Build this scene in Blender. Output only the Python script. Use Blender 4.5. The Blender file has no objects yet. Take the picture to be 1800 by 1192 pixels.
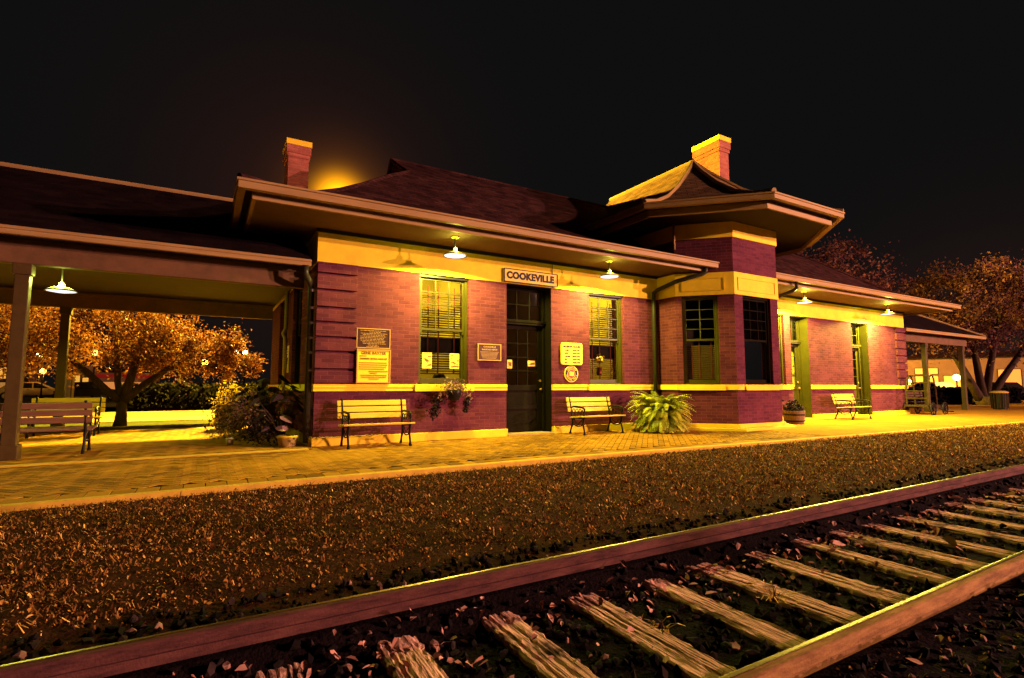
import bpy, bmesh, math, random
import numpy as np
from mathutils import Vector, Matrix
R = math.radians
SC = bpy.context.scene
COL = SC.collection

# ------------------------------------------------------------------ camera
cam_d = bpy.data.cameras.new("camera")
cam_d.sensor_width = 36.0
cam_d.lens = 18.457
cam_d.clip_start = 0.05
cam_d.clip_end = 2000.0
cam = bpy.data.objects.new("camera", cam_d)
COL.objects.link(cam)
cam.location = (0, 0, 1.09)
cam.rotation_euler = (R(90 + 5.139), 0, R(-30.232))
SC.camera = cam

# ------------------------------------------------------------------ world: night sky with town glow and a painted-in lamp halo
W = bpy.data.worlds.new("World")
SC.world = W
W.use_nodes = True
wn = W.node_tree
wn.nodes.clear()
w_out = wn.nodes.new("ShaderNodeOutputWorld")
w_bg = wn.nodes.new("ShaderNodeBackground")
w_geo = wn.nodes.new("ShaderNodeTexCoord")


def glow_lobe(direction, power, gain):
    dp = wn.nodes.new("ShaderNodeVectorMath"); dp.operation = 'DOT_PRODUCT'
    wn.links.new(w_geo.outputs["Generated"], dp.inputs[0])
    dp.inputs[1].default_value = Vector(direction).normalized()
    mx = wn.nodes.new("ShaderNodeMath"); mx.operation = 'MAXIMUM'; mx.inputs[1].default_value = 0.0
    wn.links.new(dp.outputs["Value"], mx.inputs[0])
    pw = wn.nodes.new("ShaderNodeMath"); pw.operation = 'POWER'; pw.inputs[1].default_value = power
    wn.links.new(mx.outputs[0], pw.inputs[0])
    ml = wn.nodes.new("ShaderNodeMath"); ml.operation = 'MULTIPLY'; ml.inputs[1].default_value = gain
    wn.links.new(pw.outputs[0], ml.inputs[0])
    return ml.outputs[0]


def add_col(prev, fac, col):
    v = wn.nodes.new("ShaderNodeVectorMath"); v.operation = 'SCALE'
    v.inputs[0].default_value = col
    wn.links.new(fac, v.inputs["Scale"])
    a = wn.nodes.new("ShaderNodeVectorMath"); a.operation = 'ADD'
    wn.links.new(v.outputs[0], a.inputs[1])
    if isinstance(prev, tuple):
        a.inputs[0].default_value = prev
    else:
        wn.links.new(prev, a.inputs[0])
    return a.outputs[0]


sky = add_col((0.0050, 0.0047, 0.0047), glow_lobe((0.186, 0.92, 0.325), 2200, 1.0), (3.4, 1.25, 0.004))  # hidden sodium lamp's hazy halo, painted into the sky colour
sky = add_col(sky, glow_lobe((0.186, 0.92, 0.325), 420, 1.0), (0.13, 0.035, 0.001))  # wider, fainter skirt of the same painted halo
sky = add_col(sky, glow_lobe((0.15, 0.92, 0.30), 50, 1.0), (0.016, 0.003, 0.001))
sky = add_col(sky, glow_lobe((0.98, 0.3, -0.02), 60, 1.0), (0.02, 0.006, 0.003))
wn.links.new(sky, w_bg.inputs["Color"])
w_bg.inputs["Strength"].default_value = 1.0
wn.links.new(w_bg.outputs[0], w_out.inputs["Surface"])

# ------------------------------------------------------------------ exposure / render
SC.view_settings.view_transform = 'Standard'
SC.view_settings.look = 'None'
SC.view_settings.exposure = 0.0
SC.view_settings.gamma = 1.0
SC.cycles.use_denoising = True
SC.cycles.max_bounces = 6
SC.cycles.diffuse_bounces = 3
SC.cycles.glossy_bounces = 3
SC.cycles.transparent_max_bounces = 12
SC.cycles.sample_clamp_indirect = 4.0

# light colours / powers (each lamp's light is made in that lamp's builder)
C_PEND = (1.0, 0.92, 0.13)
P_PEND = 1050.0
C_SODIUM = (1.0, 0.66, 0.05)
P_SODIUM = 300000.0
C_STREET = (1.0, 0.43, 0.42)
P_STREET = 290000.0

# ================================================================== helpers


class MB:
    def __init__(s, M=None):
        s.v = []; s.f = []; s.M = M or Matrix.Identity(4)

    def add(s, vs, fs):
        n = len(s.v)
        for p in vs:
            q = s.M @ Vector(p)
            s.v.append((q.x, q.y, q.z))
        for f in fs:
            s.f.append(tuple(n + i for i in f))
        return s

    def box(s, x0, x1, y0, y1, z0, z1):
        s.add([(x0, y0, z0), (x1, y0, z0), (x1, y1, z0), (x0, y1, z0), (x0, y0, z1), (x1, y0, z1), (x1, y1, z1), (x0, y1, z1)],
              [(0, 3, 2, 1), (4, 5, 6, 7), (0, 1, 5, 4), (1, 2, 6, 5), (2, 3, 7, 6), (3, 0, 4, 7)])
        return s

    def quad(s, *p):
        return s.add(p, [tuple(range(len(p)))])

    def prism(s, pts, d0, d1):
        """pts: 3D polygon offsets extruded: each pts + d0 .. + d1 vectors"""
        n = len(pts)
        a = [tuple(Vector(p) + Vector(d0)) for p in pts]
        b = [tuple(Vector(p) + Vector(d1)) for p in pts]
        fs = [tuple(range(n))[::-1], tuple(range(n, 2 * n))]
        for i in range(n):
            j = (i + 1) % n
            fs.append((i, j, n + j, n + i))
        return s.add(a + b, fs)

    def loft(s, rings, closed=True, caps=True):
        n = len(rings[0]); vs = [p for r in rings for p in r]; fs = []
        for k in range(len(rings) - 1):
            for i in range(n if closed else n - 1):
                j = (i + 1) % n
                fs.append((k * n + i, k * n + j, (k + 1) * n + j, (k + 1) * n + i))
        if caps:
            fs.append(tuple(range(n))[::-1]); fs.append(tuple(range((len(rings) - 1) * n, len(rings) * n)))
        return s.add(vs, fs)

    def tube(s, pts, r, n=8):
        pts = [Vector(p) for p in pts]
        rr = r if isinstance(r, (list, tuple)) else [r] * len(pts)
        rings = []
        ref = None
        for i, p in enumerate(pts):
            t = (pts[min(i + 1, len(pts) - 1)] - pts[max(i - 1, 0)]).normalized()
            if ref is None:
                ref = Vector((0, 0, 1)) if abs(t.z) < .9 else Vector((1, 0, 0))
            u = t.cross(ref)
            if u.length < 1e-4:
                u = t.cross(Vector((0, 1, 0)))
            u.normalize(); w = u.cross(t).normalized()
            ref = w
            rings.append([tuple(p + (u * math.cos(a) + w * math.sin(a)) * rr[i]) for a in [2 * math.pi * k / n for k in range(n)]])
        return s.loft(rings)

    def lathe(s, prof, c=(0, 0, 0), n=24, caps=True):
        rings = [[(c[0] + r * math.cos(2 * math.pi * k / n), c[1] + r * math.sin(2 * math.pi * k / n), c[2] + z) for k in range(n)] for r, z in prof]
        return s.loft(rings, True, caps)

    def ball(s, c, r, n=10, sz=1.0):
        prof = [(max(r * math.sin(math.pi * k / 8), .001), -r * sz * math.cos(math.pi * k / 8)) for k in range(9)]
        return s.lathe(prof, c, n)


def obj(name, mb, mat, parent=None, smooth=False, bevel=0.0):
    me = bpy.data.meshes.new(name)
    off = Vector((0, 0, 0))
    if parent is not None and mb.M is not None and getattr(mb, 'world', True):
        p = parent
        while p is not None:
            off += p.location; p = p.parent
    vs = [(a - off.x, b - off.y, c - off.z) for a, b, c in mb.v]
    me.from_pydata(vs, [], mb.f)
    me.update()
    bm = bmesh.new(); bm.from_mesh(me); bmesh.ops.recalc_face_normals(bm, faces=bm.faces[:]); bm.to_mesh(me); bm.free()
    if mat:
        me.materials.append(mat)
    o = bpy.data.objects.new(name, me)
    COL.objects.link(o)
    if parent is not None:
        o.parent = parent
    if smooth:
        for p in me.polygons:
            p.use_smooth = True
    if bevel:
        m = o.modifiers.new("edge", 'BEVEL'); m.width = bevel; m.segments = 2; m.limit_method = 'ANGLE'; m.angle_limit = R(40)
    return o


def loc(mb):
    mb.world = False
    return mb


def raw(name, V, F, mat, parent=None, colors=None):
    """numpy mesh: V (n,3), F (m,k)"""
    me = bpy.data.meshes.new(name)
    k = F.shape[1]
    me.vertices.add(len(V)); me.vertices.foreach_set("co", np.asarray(V, np.float32).ravel())
    me.loops.add(F.size); me.loops.foreach_set("vertex_index", F.astype(np.int32).ravel())
    me.polygons.add(len(F)); me.polygons.foreach_set("loop_start", np.arange(0, F.size, k, dtype=np.int32))
    me.update(calc_edges=True)
    me.shade_flat()
    if colors is not None:
        at = me.attributes.new("tint", 'FLOAT', 'FACE')
        at.data.foreach_set("value", np.asarray(colors, np.float32))
    me.materials.append(mat)
    o = bpy.data.objects.new(name, me); COL.objects.link(o)
    if parent is not None:
        o.parent = parent
    return o


def tag(o, label, cat, group=None):
    o["label"] = label; o["category"] = cat
    if group: o["group"] = group
    return o


def thing(name, label, cat, l=(0, 0, 0), rz=0.0, group=None):
    o = bpy.data.objects.new(name, None); COL.objects.link(o)
    o.location = l; o.rotation_euler = (0, 0, rz); o.empty_display_size = .2
    return tag(o, label, cat, group)


def structure(o):
    o["kind"] = "structure"; return o


def stuff(o):
    o["kind"] = "stuff"; return o


def copy_tree(o, parent=None):
    c = o.copy(); COL.objects.link(c)
    if parent is not None: c.parent = parent
    for ch in list(o.children):
        copy_tree(ch, c)
    return c


def text_mb(mb, body, size, origin, ang=0.0, bold=0.0, align='CENTER', depth=.004, sx=1.0, space=1.0):
    """append lettering standing in the vertical plane through origin (u = right), facing outward"""
    cu = bpy.data.curves.new("lettering", 'FONT')
    cu.body = body; cu.size = size; cu.align_x = align; cu.align_y = 'CENTER'; cu.offset = bold; cu.extrude = depth / 2
    cu.resolution_u = 3; cu.space_character = space
    ob = bpy.data.objects.new("lettering", cu); COL.objects.link(ob)
    dg = bpy.context.evaluated_depsgraph_get(); dg.update()
    me = bpy.data.meshes.new_from_object(ob.evaluated_get(dg))
    M = Matrix.Translation(origin) @ Matrix.Rotation(ang, 4, 'Z') @ Matrix.Rotation(R(90), 4, 'X') @ Matrix.Diagonal((sx, 1, 1, 1))
    n = len(mb.v)
    for v in me.vertices:
        q = M @ v.co; mb.v.append((q.x, q.y, q.z))
    for p in me.polygons:
        mb.f.append(tuple(n + i for i in p.vertices))
    bpy.data.objects.remove(ob); bpy.data.curves.remove(cu); bpy.data.meshes.remove(me)
    return mb


# ================================================================== materials
MATS = {}


def node_mat(name):
    m = bpy.data.materials.new(name); m.use_nodes = True
    nt = m.node_tree; b = nt.nodes["Principled BSDF"]
    MATS[name] = m
    return m, nt, b


def N(nt, t, **kw):
    n = nt.nodes.new(t)
    for k, v in kw.items():
        setattr(n, k, v)
    return n


def paint(name, c1, c2=None, rough=.6, scale=6.0, bump=.15, metal=0.0, detail=6, spec=.12, bscale=None, stretch=None):
    m, nt, b = node_mat(name)
    c2 = c2 or tuple(x * .72 for x in c1)
    tc = N(nt, "ShaderNodeTexCoord")
    src = tc.outputs["Object"]
    if stretch:
        mp = N(nt, "ShaderNodeMapping"); mp.inputs["Scale"].default_value = stretch
        nt.links.new(src, mp.inputs[0]); src = mp.outputs[0]
    nz = N(nt, "ShaderNodeTexNoise"); nz.inputs["Scale"].default_value = scale; nz.inputs["Detail"].default_value = detail; nz.inputs["Roughness"].default_value = .65
    nt.links.new(src, nz.inputs["Vector"])
    cr = N(nt, "ShaderNodeValToRGB")
    cr.color_ramp.elements[0].position = .32; cr.color_ramp.elements[1].position = .68
    cr.color_ramp.elements[0].color = (*c2, 1); cr.color_ramp.elements[1].color = (*c1, 1)
    nt.links.new(nz.outputs["Fac"], cr.inputs[0]); nt.links.new(cr.outputs[0], b.inputs["Base Color"])
    b.inputs["Roughness"].default_value = rough; b.inputs["Metallic"].default_value = metal
    b.inputs["Specular IOR Level"].default_value = spec if rough < .82 else .02
    if bump:
        n2 = N(nt, "ShaderNodeTexNoise"); n2.inputs["Scale"].default_value = bscale or scale * 6; n2.inputs["Detail"].default_value = 5
        nt.links.new(src, n2.inputs["Vector"])
        bp = N(nt, "ShaderNodeBump"); bp.inputs["Strength"].default_value = bump; bp.inputs["Distance"].default_value = .02
        nt.links.new(n2.outputs["Fac"], bp.inputs["Height"]); nt.links.new(bp.outputs[0], b.inputs["Normal"])
    return m


def wall_coords(nt):
    """(u, v) running along any vertical wall: u horizontal, v height"""
    g = N(nt, "ShaderNodeNewGeometry")
    cr = N(nt, "ShaderNodeVectorMath", operation='CROSS_PRODUCT'); cr.inputs[0].default_value = (0, 0, 1)
    nt.links.new(g.outputs["True Normal"], cr.inputs[1])
    nm = N(nt, "ShaderNodeVectorMath", operation='NORMALIZE'); nt.links.new(cr.outputs[0], nm.inputs[0])
    dt = N(nt, "ShaderNodeVectorMath", operation='DOT_PRODUCT')
    nt.links.new(g.outputs["Position"], dt.inputs[0]); nt.links.new(nm.outputs[0], dt.inputs[1])
    sp = N(nt, "ShaderNodeSeparateXYZ"); nt.links.new(g.outputs["Position"], sp.inputs[0])
    cb = N(nt, "ShaderNodeCombineXYZ"); nt.links.new(dt.outputs["Value"], cb.inputs[0]); nt.links.new(sp.outputs[2], cb.inputs[1])
    return cb.outputs[0], g


def brick(name, c1, c2, mortar, w=.215, h=.0765, bump=.6, rough=.55):
    m, nt, b = node_mat(name)
    uv, g = wall_coords(nt)
    wob = N(nt, "ShaderNodeTexNoise"); wob.inputs["Scale"].default_value = 2.2; nt.links.new(g.outputs["Position"], wob.inputs["Vector"])
    ws = N(nt, "ShaderNodeVectorMath", operation='SCALE'); ws.inputs["Scale"].default_value = .012; nt.links.new(wob.outputs["Color"], ws.inputs[0])
    wa = N(nt, "ShaderNodeVectorMath", operation='ADD'); nt.links.new(uv, wa.inputs[0]); nt.links.new(ws.outputs[0], wa.inputs[1])
    bt = N(nt, "ShaderNodeTexBrick")
    bt.inputs["Scale"].default_value = 1.0; bt.inputs["Brick Width"].default_value = w; bt.inputs["Row Height"].default_value = h
    bt.inputs["Mortar Size"].default_value = .0065; bt.inputs["Mortar Smooth"].default_value = .25; bt.inputs["Bias"].default_value = -.1
    bt.inputs["Color1"].default_value = (*c1, 1); bt.inputs["Color2"].default_value = (*c2, 1); bt.inputs["Mortar"].default_value = (*mortar, 1)
    nt.links.new(wa.outputs[0], bt.inputs["Vector"])
    nz = N(nt, "ShaderNodeTexNoise"); nz.inputs["Scale"].default_value = 1.3; nz.inputs["Detail"].default_value = 8; nz.inputs["Roughness"].default_value = .7
    nt.links.new(g.outputs["Position"], nz.inputs["Vector"])
    mr = N(nt, "ShaderNodeMapRange"); mr.inputs[1].default_value = .3; mr.inputs[2].default_value = .7; mr.inputs[3].default_value = .66; mr.inputs[4].default_value = 1.2
    nt.links.new(nz.outputs["Fac"], mr.inputs[0])
    mx = N(nt, "ShaderNodeVectorMath", operation='SCALE'); nt.links.new(bt.outputs["Color"], mx.inputs[0]); nt.links.new(mr.outputs[0], mx.inputs["Scale"])
    nt.links.new(mx.outputs[0], b.inputs["Base Color"])
    b.inputs["Roughness"].default_value = .8; b.inputs["Specular IOR Level"].default_value = .03
    fn = N(nt, "ShaderNodeTexNoise"); fn.inputs["Scale"].default_value = 55; fn.inputs["Detail"].default_value = 4
    nt.links.new(g.outputs["Position"], fn.inputs["Vector"])
    su = N(nt, "ShaderNodeMath", operation='MULTIPLY_ADD'); su.inputs[1].default_value = .18
    nt.links.new(fn.outputs["Fac"], su.inputs[0])
    iv = N(nt, "ShaderNodeMath", operation='SUBTRACT'); iv.inputs[0].default_value = 1.0; nt.links.new(bt.outputs["Fac"], iv.inputs[1])
    nt.links.new(iv.outputs[0], su.inputs[2])
    bp = N(nt, "ShaderNodeBump"); bp.inputs["Strength"].default_value = bump; bp.inputs["Distance"].default_value = .012
    nt.links.new(su.outputs[0], bp.inputs["Height"]); nt.links.new(bp.outputs[0], b.inputs["Normal"])
    return m


def shingle(name, c1, c2):
    m, nt, b = node_mat(name)
    uv, g = wall_coords(nt)
    bt = N(nt, "ShaderNodeTexBrick")
    bt.inputs["Scale"].default_value = 1.0; bt.inputs["Brick Width"].default_value = .3; bt.inputs["Row Height"].default_value = .085
    bt.inputs["Mortar Size"].default_value = .006; bt.inputs["Mortar Smooth"].default_value = .2
    bt.inputs["Color1"].default_value = (*c1, 1); bt.inputs["Color2"].default_value = (*c2, 1); bt.inputs["Mortar"].default_value = (.01, .008, .008, 1)
    nt.links.new(uv, bt.inputs["Vector"])
    nz = N(nt, "ShaderNodeTexNoise"); nz.inputs["Scale"].default_value = 2.5; nz.inputs["Detail"].default_value = 8
    nt.links.new(g.outputs["Position"], nz.inputs["Vector"])
    mx = N(nt, "ShaderNodeVectorMath", operation='MULTIPLY_ADD')
    sc = N(nt, "ShaderNodeVectorMath", operation='SCALE'); nt.links.new(bt.outputs["Color"], sc.inputs[0])
    mr = N(nt, "ShaderNodeMapRange"); mr.inputs[1].default_value = .3; mr.inputs[2].default_value = .7; mr.inputs[3].default_value = .6; mr.inputs[4].default_value = 1.3
    nt.links.new(nz.outputs["Fac"], mr.inputs[0]); nt.links.new(mr.outputs[0], sc.inputs["Scale"])
    nt.links.new(sc.outputs[0], b.inputs["Base Color"])
    b.inputs["Roughness"].default_value = .95; b.inputs["Specular IOR Level"].default_value = .02
    bp = N(nt, "ShaderNodeBump"); bp.inputs["Strength"].default_value = 1.0; bp.inputs["Distance"].default_value = .02; bp.invert = True
    nt.links.new(bt.outputs["Fac"], bp.inputs["Height"]); nt.links.new(bp.outputs[0], b.inputs["Normal"])
    return m


def tinted(name, stops, rough=.8, noise=.0, spec=.25, trans=0.0):
    """colour ramp over the per-face 'tint' attribute"""
    m, nt, b = node_mat(name)
    at = N(nt, "ShaderNodeAttribute", attribute_name="tint")
    cr = N(nt, "ShaderNodeValToRGB"); e = cr.color_ramp.elements
    while len(e) < len(stops): e.new(.5)
    for i, (p, c) in enumerate(stops):
        e[i].position = p; e[i].color = (*c, 1)
    nt.links.new(at.outputs["Fac"], cr.inputs[0])
    nt.links.new(cr.outputs[0], b.inputs["Base Color"])
    b.inputs["Roughness"].default_value = rough; b.inputs["Specular IOR Level"].default_value = spec if rough < .6 else .04
    if trans:
        tl = N(nt, "ShaderNodeBsdfTranslucent"); nt.links.new(cr.outputs[0], tl.inputs[0])
        ms = N(nt, "ShaderNodeMixShader"); ms.inputs[0].default_value = trans
        nt.links.new(b.outputs[0], ms.inputs[1]); nt.links.new(tl.outputs[0], ms.inputs[2])
        nt.links.new(ms.outputs[0], nt.nodes["Material Output"].inputs[0])
    return m


def emit(name, col, strength):
    m, nt, b = node_mat(name)
    b.inputs["Base Color"].default_value = (*[min(c, 1) for c in col], 1)
    b.inputs["Emission Color"].default_value = (*col, 1); b.inputs["Emission Strength"].default_value = strength
    return m


def glass(name, tint=(.9, .9, .85)):
    m, nt, b = node_mat(name)
    nt.nodes.remove(b)
    tr = N(nt, "ShaderNodeBsdfTransparent"); tr.inputs[0].default_value = (*tint, 1)
    gl = N(nt, "ShaderNodeBsdfGlossy"); gl.inputs["Roughness"].default_value = .03
    fr = N(nt, "ShaderNodeFresnel"); fr.inputs[0].default_value = 1.5
    tc = N(nt, "ShaderNodeTexCoord"); nz = N(nt, "ShaderNodeTexNoise"); nz.inputs["Scale"].default_value = 2.5
    nt.links.new(tc.outputs["Object"], nz.inputs["Vector"])
    bp = N(nt, "ShaderNodeBump"); bp.inputs["Strength"].default_value = .06; bp.inputs["Distance"].default_value = .05
    nt.links.new(nz.outputs["Fac"], bp.inputs["Height"]); nt.links.new(bp.outputs[0], gl.inputs["Normal"])
    ms = N(nt, "ShaderNodeMixShader")
    nt.links.new(fr.outputs[0], ms.inputs[0]); nt.links.new(tr.outputs[0], ms.inputs[1]); nt.links.new(gl.outputs[0], ms.inputs[2])
    nt.links.new(ms.outputs[0], nt.nodes["Material Output"].inputs[0])
    return m


M_BRICK = brick("painted_brick", (.120, .0275, .042), (.078, .017, .031), (.150, .043, .052), w=.245, bump=1.0)
M_CHIM = brick("chimney_brick", (.38, .125, .075), (.28, .078, .055), (.36, .15, .10), bump=1.0)
M_CREAM = paint("cream_paint", (.86, .64, .030), (.70, .50, .024), rough=.7, scale=2.6, bump=.06, bscale=30)
M_GREEN = paint("green_trim_paint", (.062, .048, .006), (.045, .036, .005), rough=.4, scale=3, bump=.05)
M_DGREEN = paint("dark_door_paint", (.014, .010, .006), (.009, .007, .004), rough=.86, scale=3, bump=.05)
M_FASCIA = paint("fascia_paint", (.34, .22, .075), (.25, .155, .055), rough=.5, scale=4, bump=.1, stretch=(.3, 1, 3))
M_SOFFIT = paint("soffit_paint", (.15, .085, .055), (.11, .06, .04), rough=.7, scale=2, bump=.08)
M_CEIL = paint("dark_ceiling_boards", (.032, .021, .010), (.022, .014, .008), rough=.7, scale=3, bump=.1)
M_BEAM = paint("beam_paint", (.14, .07, .03), (.09, .05, .02), rough=.7, scale=4, bump=.1)
M_DKWOOD = paint("dark_oiled_wood", (.06, .035, .018), (.03, .018, .010), rough=.85, scale=8, bump=.2)
M_ROOF = shingle("roof_shingles", (.060, .022, .018), (.026, .010, .009))
M_CROOF = shingle("canopy_shingles", (.014, .007, .006), (.008, .004, .004))
M_TROOF = shingle("tower_shingles", (.22, .12, .06), (.14, .075, .042))
M_IRON = paint("black_iron", (.018, .015, .014), rough=.4, scale=20, bump=.1, metal=.4)
M_PIPE = paint("dark_pipe_paint", (.035, .03, .016), rough=.35, scale=10, bump=.04)
M_SLAT = paint("varnished_slat", (.70, .48, .05), (.54, .36, .04), rough=.45, scale=5, bump=.1, stretch=(.6, 8, 8))
M_SLAT_D = paint("dark_slat", (.20, .10, .05), (.13, .065, .035), rough=.5, scale=5, bump=.15, stretch=(.6, 8, 8))
M_CONC = paint("concrete", (.46, .22, .02), (.30, .14, .016), rough=.85, scale=1.4, bump=.25, bscale=45, detail=10)
M_CURB = paint("pale_curb", (.66, .42, .04), (.5, .31, .035), rough=.8, scale=5, bump=.2)
M_POST = paint("post_paint", (.075, .047, .014), (.05, .032, .010), rough=.45, scale=5, bump=.08)
M_BLIND = paint("blind_slat", (.13, .075, .03), (.11, .06, .025), rough=.5, scale=6, bump=0)
M_TAPE = paint("blind_tape", (.16, .03, .02), rough=.8, scale=6, bump=0)
M_DARK = paint("dark_interior", (.03, .022, .02), rough=.9, scale=3, bump=0)
M_ROOM = paint("room_plaster", (.62, .50, .10), (.55, .44, .09), rough=.9, scale=2, bump=0)
M_GLASS = glass("window_glass")
M_BOARD = paint("yellow_board", (.82, .60, .03), (.76, .54, .03), rough=.4, scale=3, bump=.03)
M_SIGN = paint("sign_board", (.85, .60, .09), (.78, .52, .07), rough=.5, scale=4, bump=.03)
M_BLACK = paint("black_letter", (.012, .010, .008), rough=.5, scale=10, bump=0)
M_BROWNLET = paint("brown_letter", (.18, .09, .01), rough=.5, scale=10, bump=0)
M_PLAQUE = paint("bronze_plaque", (.06, .022, .018), (.04, .015, .012), rough=.4, scale=8, bump=.1, metal=.3)
M_GOLD = paint("gold_letter", (.45, .26, .08), (.36, .2, .07), rough=.4, scale=10, bump=0)
M_RED = paint("red_enamel", (.62, .04, .03), rough=.4, scale=10, bump=0)
M_WHITE = paint("white_paint", (.78, .66, .45), (.66, .55, .38), rough=.4, scale=4, bump=.02)
M_LENS = emit("lamp_lens", (.80, .90, 1.0), 1.25)
M_DISH = paint("enamel_dish", (.55, .50, .12), (.48, .44, .1), rough=.3, scale=5, bump=0)
M_BARREL = paint("barrel_wood", (.22, .13, .06), (.12, .07, .035), rough=.7, scale=8, bump=.3, stretch=(6, 6, .6))
M_STEEL_TOP = paint("polished_rail_top", (.24, .125, .028), (.11, .055, .018), rough=.36, scale=8, bump=.03, metal=1.0, stretch=(.1, 6, 1))
M_BARK = paint("bark", (.085, .055, .032), (.035, .022, .015), rough=.9, scale=6, bump=.6, stretch=(3, 3, .7))
M_ASPH = paint("asphalt", (.11, .07, .04), (.075, .05, .03), rough=.9, scale=2, bump=.3, bscale=70)
M_WALK = paint("sidewalk_concrete", (.42, .28, .10), (.33, .22, .08), rough=.85, scale=1.2, bump=.2)
M_TIRE = paint("tyre_rubber", (.012, .011, .01), rough=.8, scale=20, bump=.1)
M_CARW = paint("white_car_paint", (.75, .55, .35), (.72, .52, .33), rough=.25, scale=1, bump=0)
M_CARD = paint("dark_car_paint", (.02, .015, .013), rough=.2, scale=1, bump=0)
M_CARGLASS = paint("car_glass", (.02, .015, .012), rough=.08, scale=1, bump=0, spec=.8)


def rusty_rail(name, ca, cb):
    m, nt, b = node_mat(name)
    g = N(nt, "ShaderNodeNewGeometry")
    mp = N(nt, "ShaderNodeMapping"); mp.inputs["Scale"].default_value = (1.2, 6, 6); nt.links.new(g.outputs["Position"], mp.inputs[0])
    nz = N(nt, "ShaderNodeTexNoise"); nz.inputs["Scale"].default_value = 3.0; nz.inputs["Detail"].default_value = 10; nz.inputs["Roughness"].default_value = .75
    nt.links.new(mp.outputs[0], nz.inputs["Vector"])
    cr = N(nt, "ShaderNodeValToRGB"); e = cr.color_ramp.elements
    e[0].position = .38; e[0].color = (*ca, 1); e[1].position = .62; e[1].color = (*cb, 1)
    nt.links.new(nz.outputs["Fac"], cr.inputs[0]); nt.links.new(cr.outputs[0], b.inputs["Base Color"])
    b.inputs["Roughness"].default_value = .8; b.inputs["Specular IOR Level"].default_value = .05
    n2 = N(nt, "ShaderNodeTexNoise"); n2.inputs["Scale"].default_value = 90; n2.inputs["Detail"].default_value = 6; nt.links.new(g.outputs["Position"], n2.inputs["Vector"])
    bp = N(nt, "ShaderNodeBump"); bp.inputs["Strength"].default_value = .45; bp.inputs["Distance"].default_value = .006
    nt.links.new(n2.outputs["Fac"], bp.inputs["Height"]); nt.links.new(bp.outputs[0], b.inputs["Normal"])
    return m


M_RAIL = rusty_rail("rust_dimmed", (.045, .017, .016), (.12, .046, .036))  # rust with the far rail's dim light put into its colour
M_RAIL_LIT = rusty_rail("rust_lit", (.17, .08, .028), (.40, .215, .07))  # rust with the near rail's stronger light put into its colour


def tie_wood():
    m, nt, b = node_mat("weathered_tie_wood")
    tc = N(nt, "ShaderNodeTexCoord"); oi = N(nt, "ShaderNodeObjectInfo")
    ad = N(nt, "ShaderNodeVectorMath", operation='MULTIPLY_ADD'); ad.inputs[1].default_value = (30, 17, 9)
    cbv = N(nt, "ShaderNodeCombineXYZ")
    for i in range(3): nt.links.new(oi.outputs["Random"], cbv.inputs[i])
    nt.links.new(cbv.outputs[0], ad.inputs[0]); nt.links.new(tc.outputs["Object"], ad.inputs[2])
    mp = N(nt, "ShaderNodeMapping"); mp.inputs["Scale"].default_value = (55, 1.6, 20); nt.links.new(ad.outputs[0], mp.inputs[0])
    nz = N(nt, "ShaderNodeTexNoise"); nz.inputs["Scale"].default_value = 1.6; nz.inputs["Detail"].default_value = 9; nz.inputs["Roughness"].default_value = .7; nz.inputs["Distortion"].default_value = .15
    nt.links.new(mp.outputs[0], nz.inputs["Vector"])
    cr = N(nt, "ShaderNodeValToRGB"); e = cr.color_ramp.elements
    e[0].position = .40; e[0].color = (.015, .010, .008, 1); e[1].position = .58; e[1].color = (.90, .54, .36, 1)
    c = e.new(.50); c.color = (.64, .36, .23, 1)
    nt.links.new(nz.outputs["Fac"], cr.inputs[0])
    # dark oily patches
    n3 = N(nt, "ShaderNodeTexNoise"); n3.inputs["Scale"].default_value = 3.5; n3.inputs["Detail"].default_value = 6
    nt.links.new(ad.outputs[0], n3.inputs["Vector"])
    mr = N(nt, "ShaderNodeMapRange"); mr.inputs[1].default_value = .33; mr.inputs[2].default_value = .43; mr.inputs[3].default_value = .10; mr.inputs[4].default_value = 1.0
    nt.links.new(n3.outputs["Fac"], mr.inputs[0])
    sc = N(nt, "ShaderNodeVectorMath", operation='SCALE'); nt.links.new(cr.outputs[0], sc.inputs[0]); nt.links.new(mr.outputs[0], sc.inputs["Scale"])
    nt.links.new(sc.outputs[0], b.inputs["Base Color"]); b.inputs["Roughness"].default_value = .9; b.inputs["Specular IOR Level"].default_value = .03
    bp = N(nt, "ShaderNodeBump"); bp.inputs["Strength"].default_value = .9; bp.inputs["Distance"].default_value = .02
    nt.links.new(nz.outputs["Fac"], bp.inputs["Height"]); nt.links.new(bp.outputs[0], b.inputs["Normal"])
    return m


M_TIE = tie_wood()
M_PAVER = tinted("brick_pavers", [(0, (.17, .078, .010)), (.5, (.32, .150, .014)), (1, (.43, .21, .020))], rough=.8)
M_MORTAR = paint("paver_bed_sand", (.022, .011, .004), rough=.95, scale=20, bump=.2)
M_SOIL = paint("dark_soil", (.055, .021, .009), (.022, .009, .005), rough=.95, scale=3, bump=.6, bscale=40, detail=10)
M_BALL = paint("ballast_dirt", (.010, .006, .006), (.005, .0035, .0035), rough=.95, scale=9, bump=.8, bscale=50)
M_GRASSBLADE = tinted("dry_grass_blades", [(0, (.030, .011, .005)), (.4, (.18, .075, .018)), (.75, (.58, .29, .055)), (1, (.95, .62, .12))], rough=.7)
M_STONE = tinted("ballast_stone", [(0, (.005, .004, .0035)), (.7, (.011, .008, .007)), (.93, (.032, .02, .017)), (1, (.38, .20, .15))], rough=.85)
M_LEAF = tinted("fallen_leaf", [(0, (.16, .07, .045)), (.5, (.42, .20, .13)), (1, (.62, .34, .24))], rough=.7)
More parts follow.
